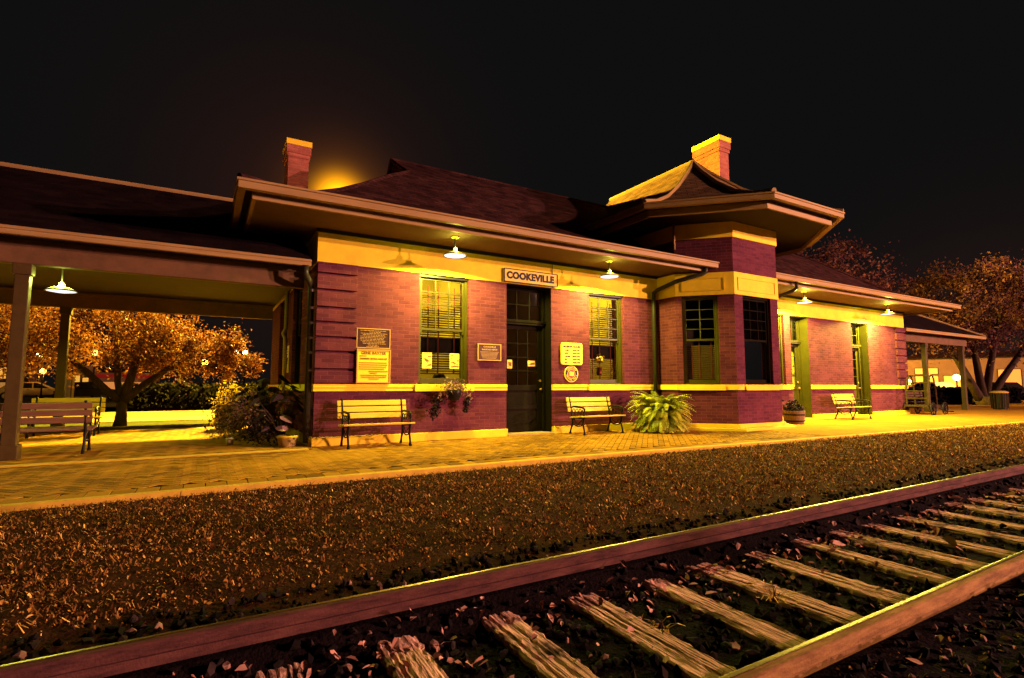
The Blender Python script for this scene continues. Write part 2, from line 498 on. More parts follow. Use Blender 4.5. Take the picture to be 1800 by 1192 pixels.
M_LAWN = paint("verge_grass", (.06, .065, .012), (.03, .03, .008), rough=.95, scale=8, bump=.8, bscale=60)
M_FERN = tinted("fern_leaf", [(0, (.07, .09, .006)), (.5, (.34, .36, .018)), (1, (.68, .66, .04))], rough=.5, trans=.2)
M_CROWN_L = tinted("autumn_leaf", [(0, (.030, .010, .014)), (.5, (.13, .047, .030)), (1, (.46, .19, .05))], rough=.6, trans=.3)
M_CROWN_D = tinted("dim_leaf", [(0, (.04, .013, .016)), (.6, (.12, .046, .045)), (1, (.38, .165, .11))], rough=.6, trans=.2)
M_SHRUB = tinted("dark_shrub_leaf", [(0, (.010, .008, .008)), (.6, (.028, .02, .02)), (1, (.13, .085, .08))], rough=.6, trans=.1)
M_BLOOM = tinted("pale_bloom", [(0, (.05, .025, .03)), (.5, (.19, .09, .095)), (1, (.55, .30, .20))], rough=.7, trans=.2)
M_MAUVE = tinted("mauve_leaf", [(0, (.012, .009, .009)), (.5, (.10, .055, .06)), (1, (.75, .46, .42))], rough=.7, trans=.1)
M_YFLOWER = tinted("yellow_bloom", [(0, (.18, .09, .02)), (.5, (.6, .40, .05)), (1, (.9, .65, .12))], rough=.7, trans=.2)
M_HEDGE = tinted("hedge_leaf", [(0, (.0015, .0012, .001)), (.7, (.003, .0022, .0016)), (1, (.007, .005, .003))], rough=.8)

rng = np.random.default_rng(7)
random.seed(7)

# ================================================================== ground & setting
def sheet(name, x0, x1, y0, y1, z, mat, nx=1, ny=1):
    mb = MB()
    xs = np.linspace(x0, x1, nx + 1); ys = np.linspace(y0, y1, ny + 1)
    for i in range(nx):
        for j in range(ny):
            mb.quad((xs[i], ys[j], z), (xs[i + 1], ys[j], z), (xs[i + 1], ys[j + 1], z), (xs[i], ys[j + 1], z))
    return structure(obj(name, mb, mat))


sheet("ground", -700, 900, -300, 1000, -.40, M_SOIL)
# graded strip beside the track: profile along y, long in x
prof = [(-6, -.235), (.3, -.17), (1.29, -.085), (1.34, -.09), (1.41, -.15), (1.5, -.205), (2.60, -.205), (2.79, -.115), (2.92, -.12), (3.2, -.155), (3.55, -.13), (4.2, -.085), (6.3, -.04), (6.55, -.05)]
BED_Y, BED_Z = [p[0] for p in prof], [p[1] for p in prof]
mb = MB()
for (a, za), (b_, zb) in zip(prof[:10], prof[1:10]):
    mb.quad((-25, a, za), (120, a, za), (120, b_, zb), (-25, b_, zb))
structure(obj("ballast_bed", mb, M_BALL))
mb = MB()
for (a, za), (b_, zb) in zip(prof[9:], prof[10:]):
    mb.quad((-25, a, za), (120, a, za), (120, b_, zb), (-25, b_, zb))
structure(obj("lawn_strip", mb, M_SOIL))


def edge_y(x):     # platform edge, gently bowed along the track
    return float(np.interp(x, [-30, -1.5, 2, 5, 9.6, 21.7, 60], [6.55, 6.55, 6.66, 6.66, 6.49, 6.12, 5.2]))


# concrete kerb along the platform edge
mb = MB()
xs = np.concatenate([np.arange(-24, 24, 1.5), np.arange(24, 62, 4)])
ring = []
for x in xs:
    y = edge_y(x)
    ring.append([(x, y, -.3), (x, y, -.006), (x, y + .012, .004), (x, y + .11, .004), (x, y + .11, -.3)])
mb.loft(ring)
structure(obj("platform_kerb", mb, M_CURB))
# paving bed under bricks, then concrete apron to the right
mb = MB()
for a, b_ in zip(xs[:-1], xs[1:]):
    if b_ <= 12.01:
        mb.quad((a, edge_y(a) + .1, -.0065), (b_, edge_y(b_) + .1, -.0065), (b_, 18.0, -.0065), (a, 18.0, -.0065))
structure(obj("paving_bed", mb, M_MORTAR))
mb = MB()
seg = [12.0] + [x for x in xs if x > 12.2]
for a, b_ in zip(seg[:-1], seg[1:]):
    mb.quad((a, edge_y(a) + .1, 0), (b_, edge_y(b_) + .1, 0), (b_, 14.5, 0), (a, 14.5, 0))
structure(obj("platform_pavement", mb, M_CONC))

# herringbone brick pavers as real little blocks
def pavers():
    Wd, gap = .1025, .010
    cells = []
    c45, s45 = math.cos(R(45)), math.sin(R(45))
    n = 170
    for i in range(-n, n):
        for j in range(-n, n):
            c = (i - j) % 4
            if c == 0: cells.append((i, j, 2, 1))
            elif c == 3: cells.append((i, j, 1, 2))
    A = np.array(cells, float)
    cx = (A[:, 0] + A[:, 2] / 2) * Wd; cy = (A[:, 1] + A[:, 3] / 2) * Wd
    wx = cx * c45 - cy * s45 + 3.0; wy = cx * s45 + cy * c45 + 9.5
    ey = np.interp(wx, [-30, -1.5, 2, 5, 9.6, 21.7], [6.55, 6.55, 6.66, 6.66, 6.49, 6.12])
    ok = (wx > -7.5) & (wx < 11.9) & (wy > ey + .42) & (wy < 16.3)
    ok &= ~((wx > 1.66) & (wy > 10.28))
    ok &= ~((wx < 1.66) & (wy > 9.66) & (wy < 9.86))
    sel = np.where(ok)[0]
    V = []; F = []; T = []
    hx = A[sel, 2] * Wd / 2 - gap / 2; hy = A[sel, 3] * Wd / 2 - gap / 2
    m = len(sel)
    zt = rng.normal(0, .0003, m)
    b = .0015
    tilt = rng.normal(0, .0007, (m, 2))
    verts = np.zeros((m, 8, 3))
    for k, (sx, sy) in enumerate([(-1, -1), (1, -1), (1, 1), (-1, 1)]):
        for lev in (0, 1):
            ix = sx * (hx - (b if lev else 0)); iy = sy * (hy - (b if lev else 0))
            X = ix * c45 - iy * s45 + wx[sel]; Y = ix * s45 + iy * c45 + wy[sel]
            Z = (zt + ix * tilt[:, 0] + iy * tilt[:, 1]) if lev else np.full(m, -.014)
            verts[:, k + 4 * lev] = np.stack([X, Y, Z], 1)
    V.append(verts.reshape(-1, 3))
    fq = np.array([[4, 5, 6, 7], [0, 1, 5, 4], [1, 2, 6, 5], [2, 3, 7, 6], [3, 0, 4, 7]])
    F.append((np.arange(m)[:, None, None] * 8 + fq[None]).reshape(-1, 4))
    pt = .5 + .22 * np.sin(wx[sel] * .9 + 1.2 * np.sin(wy[sel] * 1.1)) + .16 * np.sin(wx[sel] * 2.3 - wy[sel] * 1.7) + .12 * np.sin(wy[sel] * 3.1 + wx[sel] * .4)
    T.append(np.repeat(np.clip(pt + rng.normal(0, .22, m), 0, 1), 5))
    # soldier course along the kerb
    xs2 = np.arange(-7.5, 11.9, .21)
    m2 = len(xs2)
    verts = np.zeros((m2, 8, 3)); tz = rng.normal(0, .001, m2)
    e0 = np.array([edge_y(x + .1) for x in xs2])
    for k, (fx, fy) in enumerate([(0, 0), (1, 0), (1, 1), (0, 1)]):
        for lev in (0, 1):
            bb = b if lev else 0
            X = xs2 + (.203 - bb if fx else bb); Y = e0 + (.405 - bb if fy else .125 + bb)
            verts[:, k + 4 * lev] = np.stack([X, Y, (tz if lev else np.full(m2, -.014))], 1)
    off = sum(len(v) for v in V)
    V.append(verts.reshape(-1, 3)); F.append((np.arange(m2)[:, None, None] * 8 + fq[None]).reshape(-1, 4) + off)
    T.append(np.repeat(rng.random(m2), 5))
    return structure(raw("brick_pavement", np.concatenate(V), np.concatenate(F), M_PAVER, None, np.concatenate(T)))


pavers()
mb = MB(); mb.box(-20, 1.6, 9.68, 9.84, -.05, .012)
structure(obj("drain_kerb", mb, M_CURB))
# verge, sidewalk and street behind the canopy
sheet("verge_lawn", -60, 16, 16.3, 20.3, -.02, M_LAWN)
mb = MB(); mb.box(-60, 1.7, 16.18, 16.3, -.3, .0)
structure(obj("verge_kerb", mb, M_CURB))
sheet("sidewalk", -60, 24, 20.3, 22.6, .0, M_WALK)
mb = MB(); mb.box(-60, 24, 22.6, 22.78, -.2, .004)
structure(obj("street_kerb", mb, M_CURB))
sheet("street", -90, 120, 22.78, 31.0, -.12, M_ASPH)
sheet("car_park", -90, 60, 36.0, 80.0, -.05, M_ASPH)

# ---------------------------------------------------------------- railway track
def rail(label, yc, l, web):
    t = thing("rail", label, "rail", (10, yc, -.165), 0, "rails of the track")
    x0, x1 = -22, 110
    foot = [(-.07, .0), (.07, .0), (.07, .012), (.010, .030), (.010, .098), (.037, .108), (.037, .155), (.030, .163), (-.028, .163), (-.037, .155), (-.037, .108), (-.010, .098), (-.010, .030), (-.07, .012)]
    mb = MB(); ring = []
    for x in (x0, x1):
        ring.append([(x, yc + a, -.165 + b_) for a, b_ in foot])
    mb.loft(ring)
    obj("rail_web", mb, web, t, bevel=.004)
    mb = MB(); ring = []
    head = [(.006, .161), (.031, .161), (.031, .1640), (.026, .1655), (.012, .1658), (.006, .1650)]
    for x in (x0, x1):
        ring.append([(x, yc + a, -.165 + b_) for a, b_ in head])
    mb.loft(ring)
    obj("running_surface", mb, M_STEEL_TOP, t, smooth=False)
    # joint bars with bolts
    for jx in l:
        for s in (-1, 1):
            mb = MB(); mb.box(jx - .45, jx + .45, yc + s * .012, yc + s * .032, -.165 + .032, -.165 + .118)
            for k in range(6):
                bx = jx - .375 + .15 * k
                mb.prism([(bx + .018 * math.cos(a), yc + s * .032, -.165 + .075 + .018 * math.sin(a)) for a in [i * math.pi / 3 for i in range(6)]], (0, 0, 0), (0, s * .016, 0))
            obj("joint_bar", mb, web, t)
    return t


rail("rust coloured rail nearest the lower right corner, side coloured a lit orange", 1.375, [], M_RAIL_LIT)
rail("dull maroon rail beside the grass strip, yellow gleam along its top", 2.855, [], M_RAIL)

ORD = ["first", "second", "third", "fourth", "fifth", "sixth", "seventh", "eighth", "ninth", "tenth", "eleventh", "twelfth", "thirteenth",
       "fourteenth", "fifteenth", "sixteenth", "seventeenth", "eighteenth", "nineteenth", "twentieth", "twenty-first", "twenty-second"]


def tie_mesh(seed):
    rg = np.random.default_rng(seed)
    nx, ny = 15, 60
    w, l = .20 + rg.uniform(-.015, .02), 2.5
    crack = np.zeros(nx)
    for _ in range(3): crack[rg.integers(1, nx - 1)] = rg.uniform(.008, .02)
    walk = np.cumsum(rg.normal(0, .06, ny + 1))
    V = []; F = []
    for j in range(ny + 1):
        y = -l / 2 + l * j / ny
        wl = -w / 2 + rg.normal(0, .004); wr = w / 2 + rg.normal(0, .004)
        end = min(j, ny - j)
        for i in range(nx):
            x = wl + (wr - wl) * i / (nx - 1)
            z = rg.normal(0, .0014) - crack[int(np.clip(i + round(walk[j] * .3), 0, nx - 1))] * (.4 + .6 * rg.random())
            if i in (0, nx - 1): z -= .003 + rg.uniform(0, .009)
            if end < 2: z -= rg.uniform(0, .03)
            V.append((x, y, z))
        V.append((wl - .004, y, -.16)); V.append((wr + .004, y, -.16))
    st = nx + 2
    for j in range(ny):
        a, b = j * st, (j + 1) * st
        for i in range(nx - 1):
            F.append((a + i, a + i + 1, b + i + 1, b + i))
        F.append((a + nx, a, b, b + nx)); F.append((a + nx - 1, a + nx + 1, b + nx + 1, b + nx - 1))
    F.append(tuple(range(nx)) [::-1] + (nx, nx + 1)) if False else None
    me = bpy.data.meshes.new("railroad_tie"); me.from_pydata(V, [], F); me.update(); me.shade_flat(); me.materials.append(M_TIE)
    return me


tie_meshes = [tie_mesh(s) for s in range(7)]
TIE_X = []
for k in range(22):
    x = -.22 + .558 * k + random.uniform(-.03, .03)
    o = bpy.data.objects.new("railroad_tie", tie_meshes[(k * 3) % 7]); COL.objects.link(o)
    o.location = (x, 2.115 + random.uniform(-.05, .05), -.168 - random.uniform(0, .014))
    o.rotation_euler = (0, 0, R(random.uniform(-1.5, 1.5)) + (math.pi if k % 2 else 0))
    TIE_X.append(x)
    tag(o, f"weathered cracked wooden railway tie, {ORD[k]} along the track counting from the lower left", "railway tie", "wooden ties between the rails")

# ballast stones (nobody could count them)
ico = bmesh.new(); bmesh.ops.create_icosphere(ico, subdivisions=1, radius=1.0)
ICO_V = np.array([v.co[:] for v in ico.verts]); ICO_F = np.array([[v.index for v in f.verts] for f in ico.faces]); ico.free()


def scatter_stones(name, P, S, mat):
    m = len(P)
    sc = S[:, None, None] * (1 + rng.normal(0, .28, (m, len(ICO_V), 1))) * rng.uniform(.55, 1.25, (m, 1, 3))
    V = ICO_V[None] * sc
    a = rng.uniform(0, 2 * np.pi, m); c, s = np.cos(a)[:, None], np.sin(a)[:, None]
    x = V[..., 0] * c - V[..., 1] * s; y = V[..., 0] * s + V[..., 1] * c
    V = np.stack([x, y, V[..., 2]], -1) + P[:, None]
    F = (np.arange(m)[:, None, None] * len(ICO_V) + ICO_F[None]).reshape(-1, 3)
    return raw(name, V.reshape(-1, 3), F, mat, None, np.repeat(rng.random(m), len(ICO_F)))


n = 15000
X = -2 + 16 * rng.random(n) ** 1.6; Y = rng.uniform(-.6, 3.5, n)
near_rail = (abs(Y - 1.375) < .09) | (abs(Y - 2.855) < .09)
tie_d = np.min(np.abs(X[:, None] - np.array(TIE_X)[None]), 1)
between = (Y > 1.35) & (Y < 2.68)
keep = ~near_rail & ~(between & (tie_d < .115))
# the ballast is heaped over the tie ends beside the far rail
X, Y = X[keep], Y[keep]; m = len(X)
Z = np.interp(Y, BED_Y, BED_Z) + rng.uniform(-.004, .020, m)
stuff(scatter_stones("ballast_gravel", np.stack([X, Y, Z], 1), rng.uniform(.011, .030, m), M_STONE))


def scatter_leaves(name, X, Y, Z, size, mat, flat=.35, tint=None, narrow=.30):
    m = len(X)
    a = rng.uniform(0, 2 * np.pi, m); t1 = rng.normal(0, flat, m); t2 = rng.normal(0, flat, m)
    d = np.stack([np.cos(a), np.sin(a), t1], 1); d /= np.linalg.norm(d, axis=1)[:, None]
    e = np.stack([-np.sin(a), np.cos(a), t2], 1); e /= np.linalg.norm(e, axis=1)[:, None]
    P = np.stack([X, Y, Z], 1); s = size[:, None]
    curl = rng.uniform(.0, .25, m)[:, None] * s * np.array([[0, 0, 1.0]])
    w1, w2 = e * s * narrow, e * s * narrow * .8
    v = np.stack([P - d * s * .5, P - d * s * .2 + w1 + curl, P + d * s * .18 + w2 + curl, P + d * s * .58, P + d * s * .18 - w2 + curl, P - d * s * .2 - w1 + curl], 1)
    F = (np.arange(m)[:, None, None] * 6 + np.array([[0, 1, 2, 3], [0, 3, 4, 5]])[None]).reshape(-1, 4)
    tn = rng.random(m) if tint is None else tint
    return raw(name, v.reshape(-1, 3), F, mat, None, np.repeat(tn, 2))


n = 1250
X = -1 + 13 * rng.random(n) ** 1.4; Y = np.where(rng.random(n) < .55, rng.normal(2.5, .16, n), rng.uniform(-.3, 3.2, n))
ok = (abs(Y - 1.375) > .09) & (abs(Y - 2.855) > .09); X, Y = X[ok], Y[ok]
stuff(scatter_leaves("leaf_litter", X, Y, np.maximum(np.interp(Y, BED_Y, BED_Z) + .03, -.172) + rng.uniform(0, .02, len(X)), rng.uniform(.018, .06, len(X)) * (1 + (rng.random(len(X)) < .06)), M_LEAF, .5))

# dry grass & clippings on the strip between platform and track
def grass():
    nt_ = 14000
    tx = -3.5 + 46 * rng.random(nt_) ** 2.0; ty = 3.15 + 3.4 * rng.random(nt_) ** .95
    n = 210000
    k = rng.integers(0, nt_, n)
    rad = rng.uniform(.015, .055, nt_)[k] * (1 + tx[k] / 25)
    X = tx[k] + rng.normal(0, 1, n) * rad; Y = ty[k] + rng.normal(0, 1, n) * rad * .8
    ey = np.interp(X, [-30, -1.5, 2, 5, 9.6, 21.7, 60], [6.55, 6.55, 6.66, 6.66, 6.49, 6.12, 5.2])
    dens = np.clip((Y - 3.25) / .5, .08, 1)
    ok = (Y < ey - .015) & (Y > 3.0) & (rng.random(n) < dens)
    X, Y, k = X[ok], Y[ok], k[ok]; m = len(X)
    Z = np.interp(Y, [3.2, 3.55, 4.2, 6.3, 6.55], [-.225, -.13, -.085, -.04, -.05])
    a = rng.uniform(0, 2 * np.pi, m); h = (rng.gamma(2.4, .0046, m) + .002) * rng.uniform(.5, 1.5, nt_)[k]; lean = rng.uniform(.2, 1.5, m) * (h + .004)
    wd = rng.uniform(.0022, .0062, m) * (1 + X / 14)
    h *= (1 + X / 50)
    base = np.stack([X, Y, Z - .004], 1)
    perp = np.stack([-np.sin(a), np.cos(a), np.zeros(m)], 1) * wd[:, None]
    tip = base + np.stack([np.cos(a) * lean, np.sin(a) * lean, h], 1)
    V = np.stack([base - perp, base + perp, tip + perp * .6, tip - perp * .6], 1)
    F = (np.arange(m)[:, None] * 4 + np.arange(4)[None])
    patch = .5 + .5 * np.sin(X * 1.7 + 1.3 * np.sin(Y * 2.1)) * np.sin(Y * 2.9 + X * .6)
    t = np.clip(rng.beta(.9, 1.8, m) * .75 + rng.beta(.8, 1.8, nt_)[k] * .35 + patch * .08, 0, 1)
    return stuff(raw("grass", V.reshape(-1, 3), F, M_GRASSBLADE, None, t))


grass()
n = 34000
X = -3 + 34 * rng.random(n) ** 1.9; Y = rng.uniform(3.3, 6.45, n)
Z = np.interp(Y, [3.2, 3.55, 4.2, 6.3, 6.55], [-.225, -.13, -.085, -.04, -.05]) + rng.uniform(.012, .045, n)
M_CLIP = tinted("grass_leaf_flake", [(0, (.08, .03, .010)), (.5, (.34, .16, .03)), (1, (.92, .60, .12))], rough=.7)
stuff(scatter_leaves("fallen_leaves", X, Y, Z, np.minimum(.006 + rng.gamma(2.0, .0048, n), .03) * (1 + .03 * X), M_CLIP, .9, rng.beta(.7, 1.9, n), .42))

n = 2600
X = 1.5 + 6 * rng.random(n) ** 1.3; Y = rng.uniform(-.4, 1.28, n)
stuff(scatter_leaves("gravel_litter", X, Y, np.interp(Y, BED_Y, BED_Z) + .024, .006 + rng.gamma(2, .004, n), M_CLIP, .7, rng.beta(.9, 1.8, n)))

# weeds growing through the ballast
def weed(label, x, y, z, n, r, mat):
    V = []; F = []; T = []
    for k in range(n):
        a = rng.uniform(0, 2 * np.pi); ln = r * rng.uniform(.5, 1.2)
        p = np.array([x + rng.normal(0, r * .04), y + rng.normal(0, r * .04), z])
        for s in range(3):
            q = p + np.array([math.cos(a) * ln * .35, math.sin(a) * ln * .35, ln * (.28 - .17 * s)])
            w = np.array([-math.sin(a), math.cos(a), 0]) * .003
            i = len(V); V += [p - w, p + w, q + w * .7, q - w * .7]; F.append((i, i + 1, i + 2, i + 3)); T.append(rng.random()); p = q; a += rng.normal(0, .4)
    o = raw("weed", np.array(V), np.array(F), mat, None, np.array(T))
    return tag(o, label, "weed", "weeds in the ballast")


weed("dry straw coloured weed tuft sprawling on the ties left of the near rail", 2.95, 2.0, -.17, 34, .16, M_GRASSBLADE)
weed("thin pale weed standing against the far rail head among dark gravel", 1.85, 3.05, -.19, 8, .14, M_LEAF)
weed("low brown weed patch between two ties nearer the camera", 2.15, 2.1, -.2, 20, .10, M_GRASSBLADE)

# ================================================================== depot
FX, FY, RX, BY = 1.74, 10.2, 24.1, 17.8
depot = thing("train_depot", "painted brick train depot with cream bands, dark hipped roofs and a projecting bay tower", "train depot", (FX, FY, 0))


def frame_M(o, ang):
    return Matrix.Translation(o) @ Matrix.Rotation(ang, 4, 'Z')


def wall(mb, o, ang, L, z0, z1, openings, depth=.30, back=True):
    """vertical wall in local frame (u right, y inward); openings = [(u0,u1,z0,z1)]"""
    mb.M = frame_M(o, ang)
    us = sorted({0, L} | {a for op in openings for a in op[:2]}); zs = sorted({z0, z1} | {a for op in openings for a in op[2:]})
    for i in range(len(us) - 1):
        for j in range(len(zs) - 1):
            cu, cz = (us[i] + us[i + 1]) / 2, (zs[j] + zs[j + 1]) / 2
            if any(a < cu < b and c < cz < d for a, b, c, d in openings): continue
            mb.quad((us[i], 0, zs[j]), (us[i + 1], 0, zs[j]), (us[i + 1], 0, zs[j + 1]), (us[i], 0, zs[j + 1]))
            if back:
                mb.quad((us[i], depth, zs[j]), (us[i], depth, zs[j + 1]), (us[i + 1], depth, zs[j + 1]), (us[i + 1], depth, zs[j]))
    for a, b, c, d in openings:
        mb.quad((a, 0, c), (a, 0, d), (a, depth, d), (a, depth, c)); mb.quad((b, 0, c), (b, depth, c), (b, depth, d), (b, 0, d))
        mb.quad((a, 0, d), (b, 0, d), (b, depth, d), (a, depth, d)); mb.quad((a, 0, c), (a, depth, c), (b, depth, c), (b, 0, c))
    mb.M = Matrix.Identity(4)


ZW0, ZW1 = 1.13, 3.42        # window sill and head
WINS = [(3.74, 4.86), (8.16, 9.28), (15.03, 16.16)]
DOORS = [(5.80, 7.02), (16.50, 17.52), (20.22, 21.36)]
BAYL, BAYR = 10.49, 14.31
mb = MB()
ops = [(a - FX, b - FX, ZW0, ZW1) for a, b in WINS] + [(a - FX, b - FX, 0.0, ZW1) for a, b in DOORS] + [(BAYL - FX, BAYR - FX, 0, 4.3)]
wall(mb, (FX, FY, 0), 0, RX - FX, 0, 4.3, ops, .45)
LW = [(12.0, 13.35), (14.35, 15.9)]
wall(mb, (FX, BY, 0), R(-90), BY - FY, 0, 4.3, [(BY - b, BY - a, ZW0, 3.42) for a, b in LW], .3)
wall(mb, (RX, FY, 0), R(90), BY - FY, 0, 4.3, [], .3)
wall(mb, (RX, BY, 0), R(180), RX - FX, 0, 4.3, [], .3)
obj("brick_wall", mb, M_BRICK, depot)

# rusticated corner blocks
def quoins(mb, x0, x1, ymin=FY):
    lines = [.16, .42, .70, .97, 1.15, 1.40, 1.73, 2.0, 2.28, 2.56, 2.89, 3.2, 3.415]
    for a, b in zip(lines[4:-1], lines[5:]):
        mb.box(x0, x1, ymin - .07, ymin + .02, a + (.022 if a > 1.2 else 0), b - .026 if b < 3.4 else b)


for a, b in ((FX - .02, 2.46), (23.38, RX + .02)):
    mb = MB(); quoins(mb, a, b); obj("corner_quoin", mb, M_BRICK, depot, bevel=.006)

# plinth, belt course and frieze
def along(segs, depth, z0, z1, mb, y=FY):
    for a, b in segs: mb.box(a, b, y - depth, y + .02, z0, z1)


gaps = sorted(DOORS + [(BAYL, BAYR)])
segs = []; x = FX - .03
for a, b in gaps:
    segs.append((x, a)); x = b
segs.append((x, RX + .03))
for sg in segs:
    mb = MB(); along([sg], .07, -.02, .155, mb); obj("plinth", mb, M_CREAM, depot, bevel=.008)
    mb = MB(); along([sg], .045, .995, 1.066, mb); along([sg], .055, 1.064, 1.13, mb); obj("belt_course", mb, M_CREAM, depot, bevel=.006)
mb = MB(); mb.box(FX - .07, FX + .02, FY + .02, BY, -.02, .155); obj("plinth", mb, M_CREAM, depot, bevel=.008)
mb = MB(); mb.box(FX - .05, FX + .02, FY + .02, BY, .995, 1.13); obj("belt_course", mb, M_CREAM, depot, bevel=.006)
for sg in [(FX - .025, BAYL), (BAYR, RX + .025)]:
    mb = MB(); along([sg], .025, 3.42, 4.05, mb)
    if sg[0] < 5: mb.box(FX - .025, FX + .02, FY + .02, BY, 3.42, 4.05)
    obj("frieze", mb, M_CREAM, depot)


# ---------------------------------------------------------------- windows & doors
def window(o, ang, w, z0, z1, cols, rows, frame_mat, blind=None, inset=.11, shade=None):
    M = frame_M(o, ang)
    mb = MB(M)
    j = .055
    mb.box(0, j, inset - .03, inset + .13, z0, z1); mb.box(w - j, w, inset - .03, inset + .13, z0, z1)
    mb.box(j, w - j, inset - .03, inset + .13, z1 - j, z1); mb.box(j, w - j, inset - .05, inset + .13, z0, z0 + .045)
    zm = (z0 + z1) / 2 + .0
    st = .045; md = .021
    # upper sash (outer), lower sash behind
    ux0, ux1, uz0, uz1 = j, w - j, zm - .02, z1 - j
    y0, y1 = inset + .01, inset + .05
    mb.box(ux0, ux0 + st, y0, y1, uz0, uz1); mb.box(ux1 - st, ux1, y0, y1, uz0, uz1)
    mb.box(ux0 + st, ux1 - st, y0, y1, uz1 - st, uz1); mb.box(ux0 + st, ux1 - st, y0, y1, uz0, uz0 + .05)
    gx0, gx1, gz0, gz1 = ux0 + st, ux1 - st, uz0 + .05, uz1 - st
    for k in range(1, cols):
        c = gx0 + (gx1 - gx0) * k / cols; mb.box(c - md / 2, c + md / 2, y0 + .004, y1 - .004, gz0, gz1)
    for k in range(1, rows):
        c = gz0 + (gz1 - gz0) * k / rows; mb.box(gx0, gx1, y0 + .007, y1 - .007, c - md / 2, c + md / 2)
    # sash horns
    for hx in (ux0 + .002, ux1 - st - .002):
        mb.box(hx, hx + st, y0 + .003, y1 - .003, uz0 - .06, uz0)
    ly0, ly1 = inset + .055, inset + .095
    mb.box(ux0, ux0 + st, ly0, ly1, z0 + .045, zm + .02); mb.box(ux1 - st, ux1, ly0, ly1, z0 + .045, zm + .02)
    mb.box(ux0 + st, ux1 - st, ly0, ly1, z0 + .045, z0 + .13); mb.box(ux0 + st, ux1 - st, ly0, ly1, zm - .03, zm + .02)
    win = obj("window", mb, frame_mat, depot, bevel=.004)
    g = MB(M)
    ym = inset + .03; g.quad((gx0, ym, gz0), (gx1, ym, gz0), (gx1, ym, gz1), (gx0, ym, gz1))
    ym = inset + .075; g.quad((gx0, ym, z0 + .13), (gx1, ym, z0 + .13), (gx1, ym, zm - .03), (gx0, ym, zm - .03))
    ob = obj("pane", g, M_GLASS); ob.parent = win
    ob.data.transform(Matrix.Translation(-(depot.location)))
    def sub(name, mb_, mat):
        q = obj(name, mb_, mat); q.parent = win; q.data.transform(Matrix.Translation(-(depot.location))); return q
    if blind:
        b = MB(M); yb = inset + .17
        for (a, c) in blind:
            z = a
            while z < c:
                x0, x1 = j + .02, w - j - .02
                b.add([(x0, yb - .017, z - .016), (x1, yb - .017, z - .016), (x1, yb + .017, z + .013), (x0, yb + .017, z + .013),
                       (x0, yb - .017, z - .0075), (x1, yb - .017, z - .0075), (x1, yb + .017, z + .0155), (x0, yb + .017, z + .0155)],
                      [(0, 3, 2, 1), (4, 5, 6, 7), (0, 1, 5, 4), (1, 2, 6, 5), (2, 3, 7, 6), (3, 0, 4, 7)])
                z += .052
        sub("blind", b, M_BLIND)
        tp = MB(M)
        for fx in (.26, .47, .80):
            tp.box(w * fx - .014, w * fx + .014, yb - .024, yb - .021, blind[-1][0], blind[0][1] + .06)
        sub("blind_tape", tp, M_TAPE)
    if shade:
        s = MB(M); s.box(j + .01, w - j - .01, inset + .19, inset + .205, shade[0], shade[1]); sub("roller_shade", s, M_DARK)
    return win


def sill(o, ang, w, mat=M_CREAM):
    mb = MB(frame_M(o, ang)); mb.box(-.10, w + .10, -.095, .12, .985, 1.128)
    return obj("window_sill", mb, mat, depot, bevel=.008)


for i, (a, b) in enumerate(WINS):
    window((a, FY, 0), 0, b - a, ZW0, ZW1, 3, 4, M_GREEN, blind=[(2.13, 3.17), (1.36 if i == 0 else 1.27, 1.82)], shade=(1.80, 2.13))
    sill((a, FY, 0), 0, b - a)
    # dark timber head board over the sash
    mb = MB(frame_M((a, FY, 0), 0)); mb.box(.0, b - a, .03, .078, ZW1 - .055, ZW1 - .002)
    obj("window_head", mb, M_IRON, depot)
for a, b in LW:
    window((FX, b, 0), R(-90), b - a, ZW0, ZW1, 3, 4, M_DGREEN)


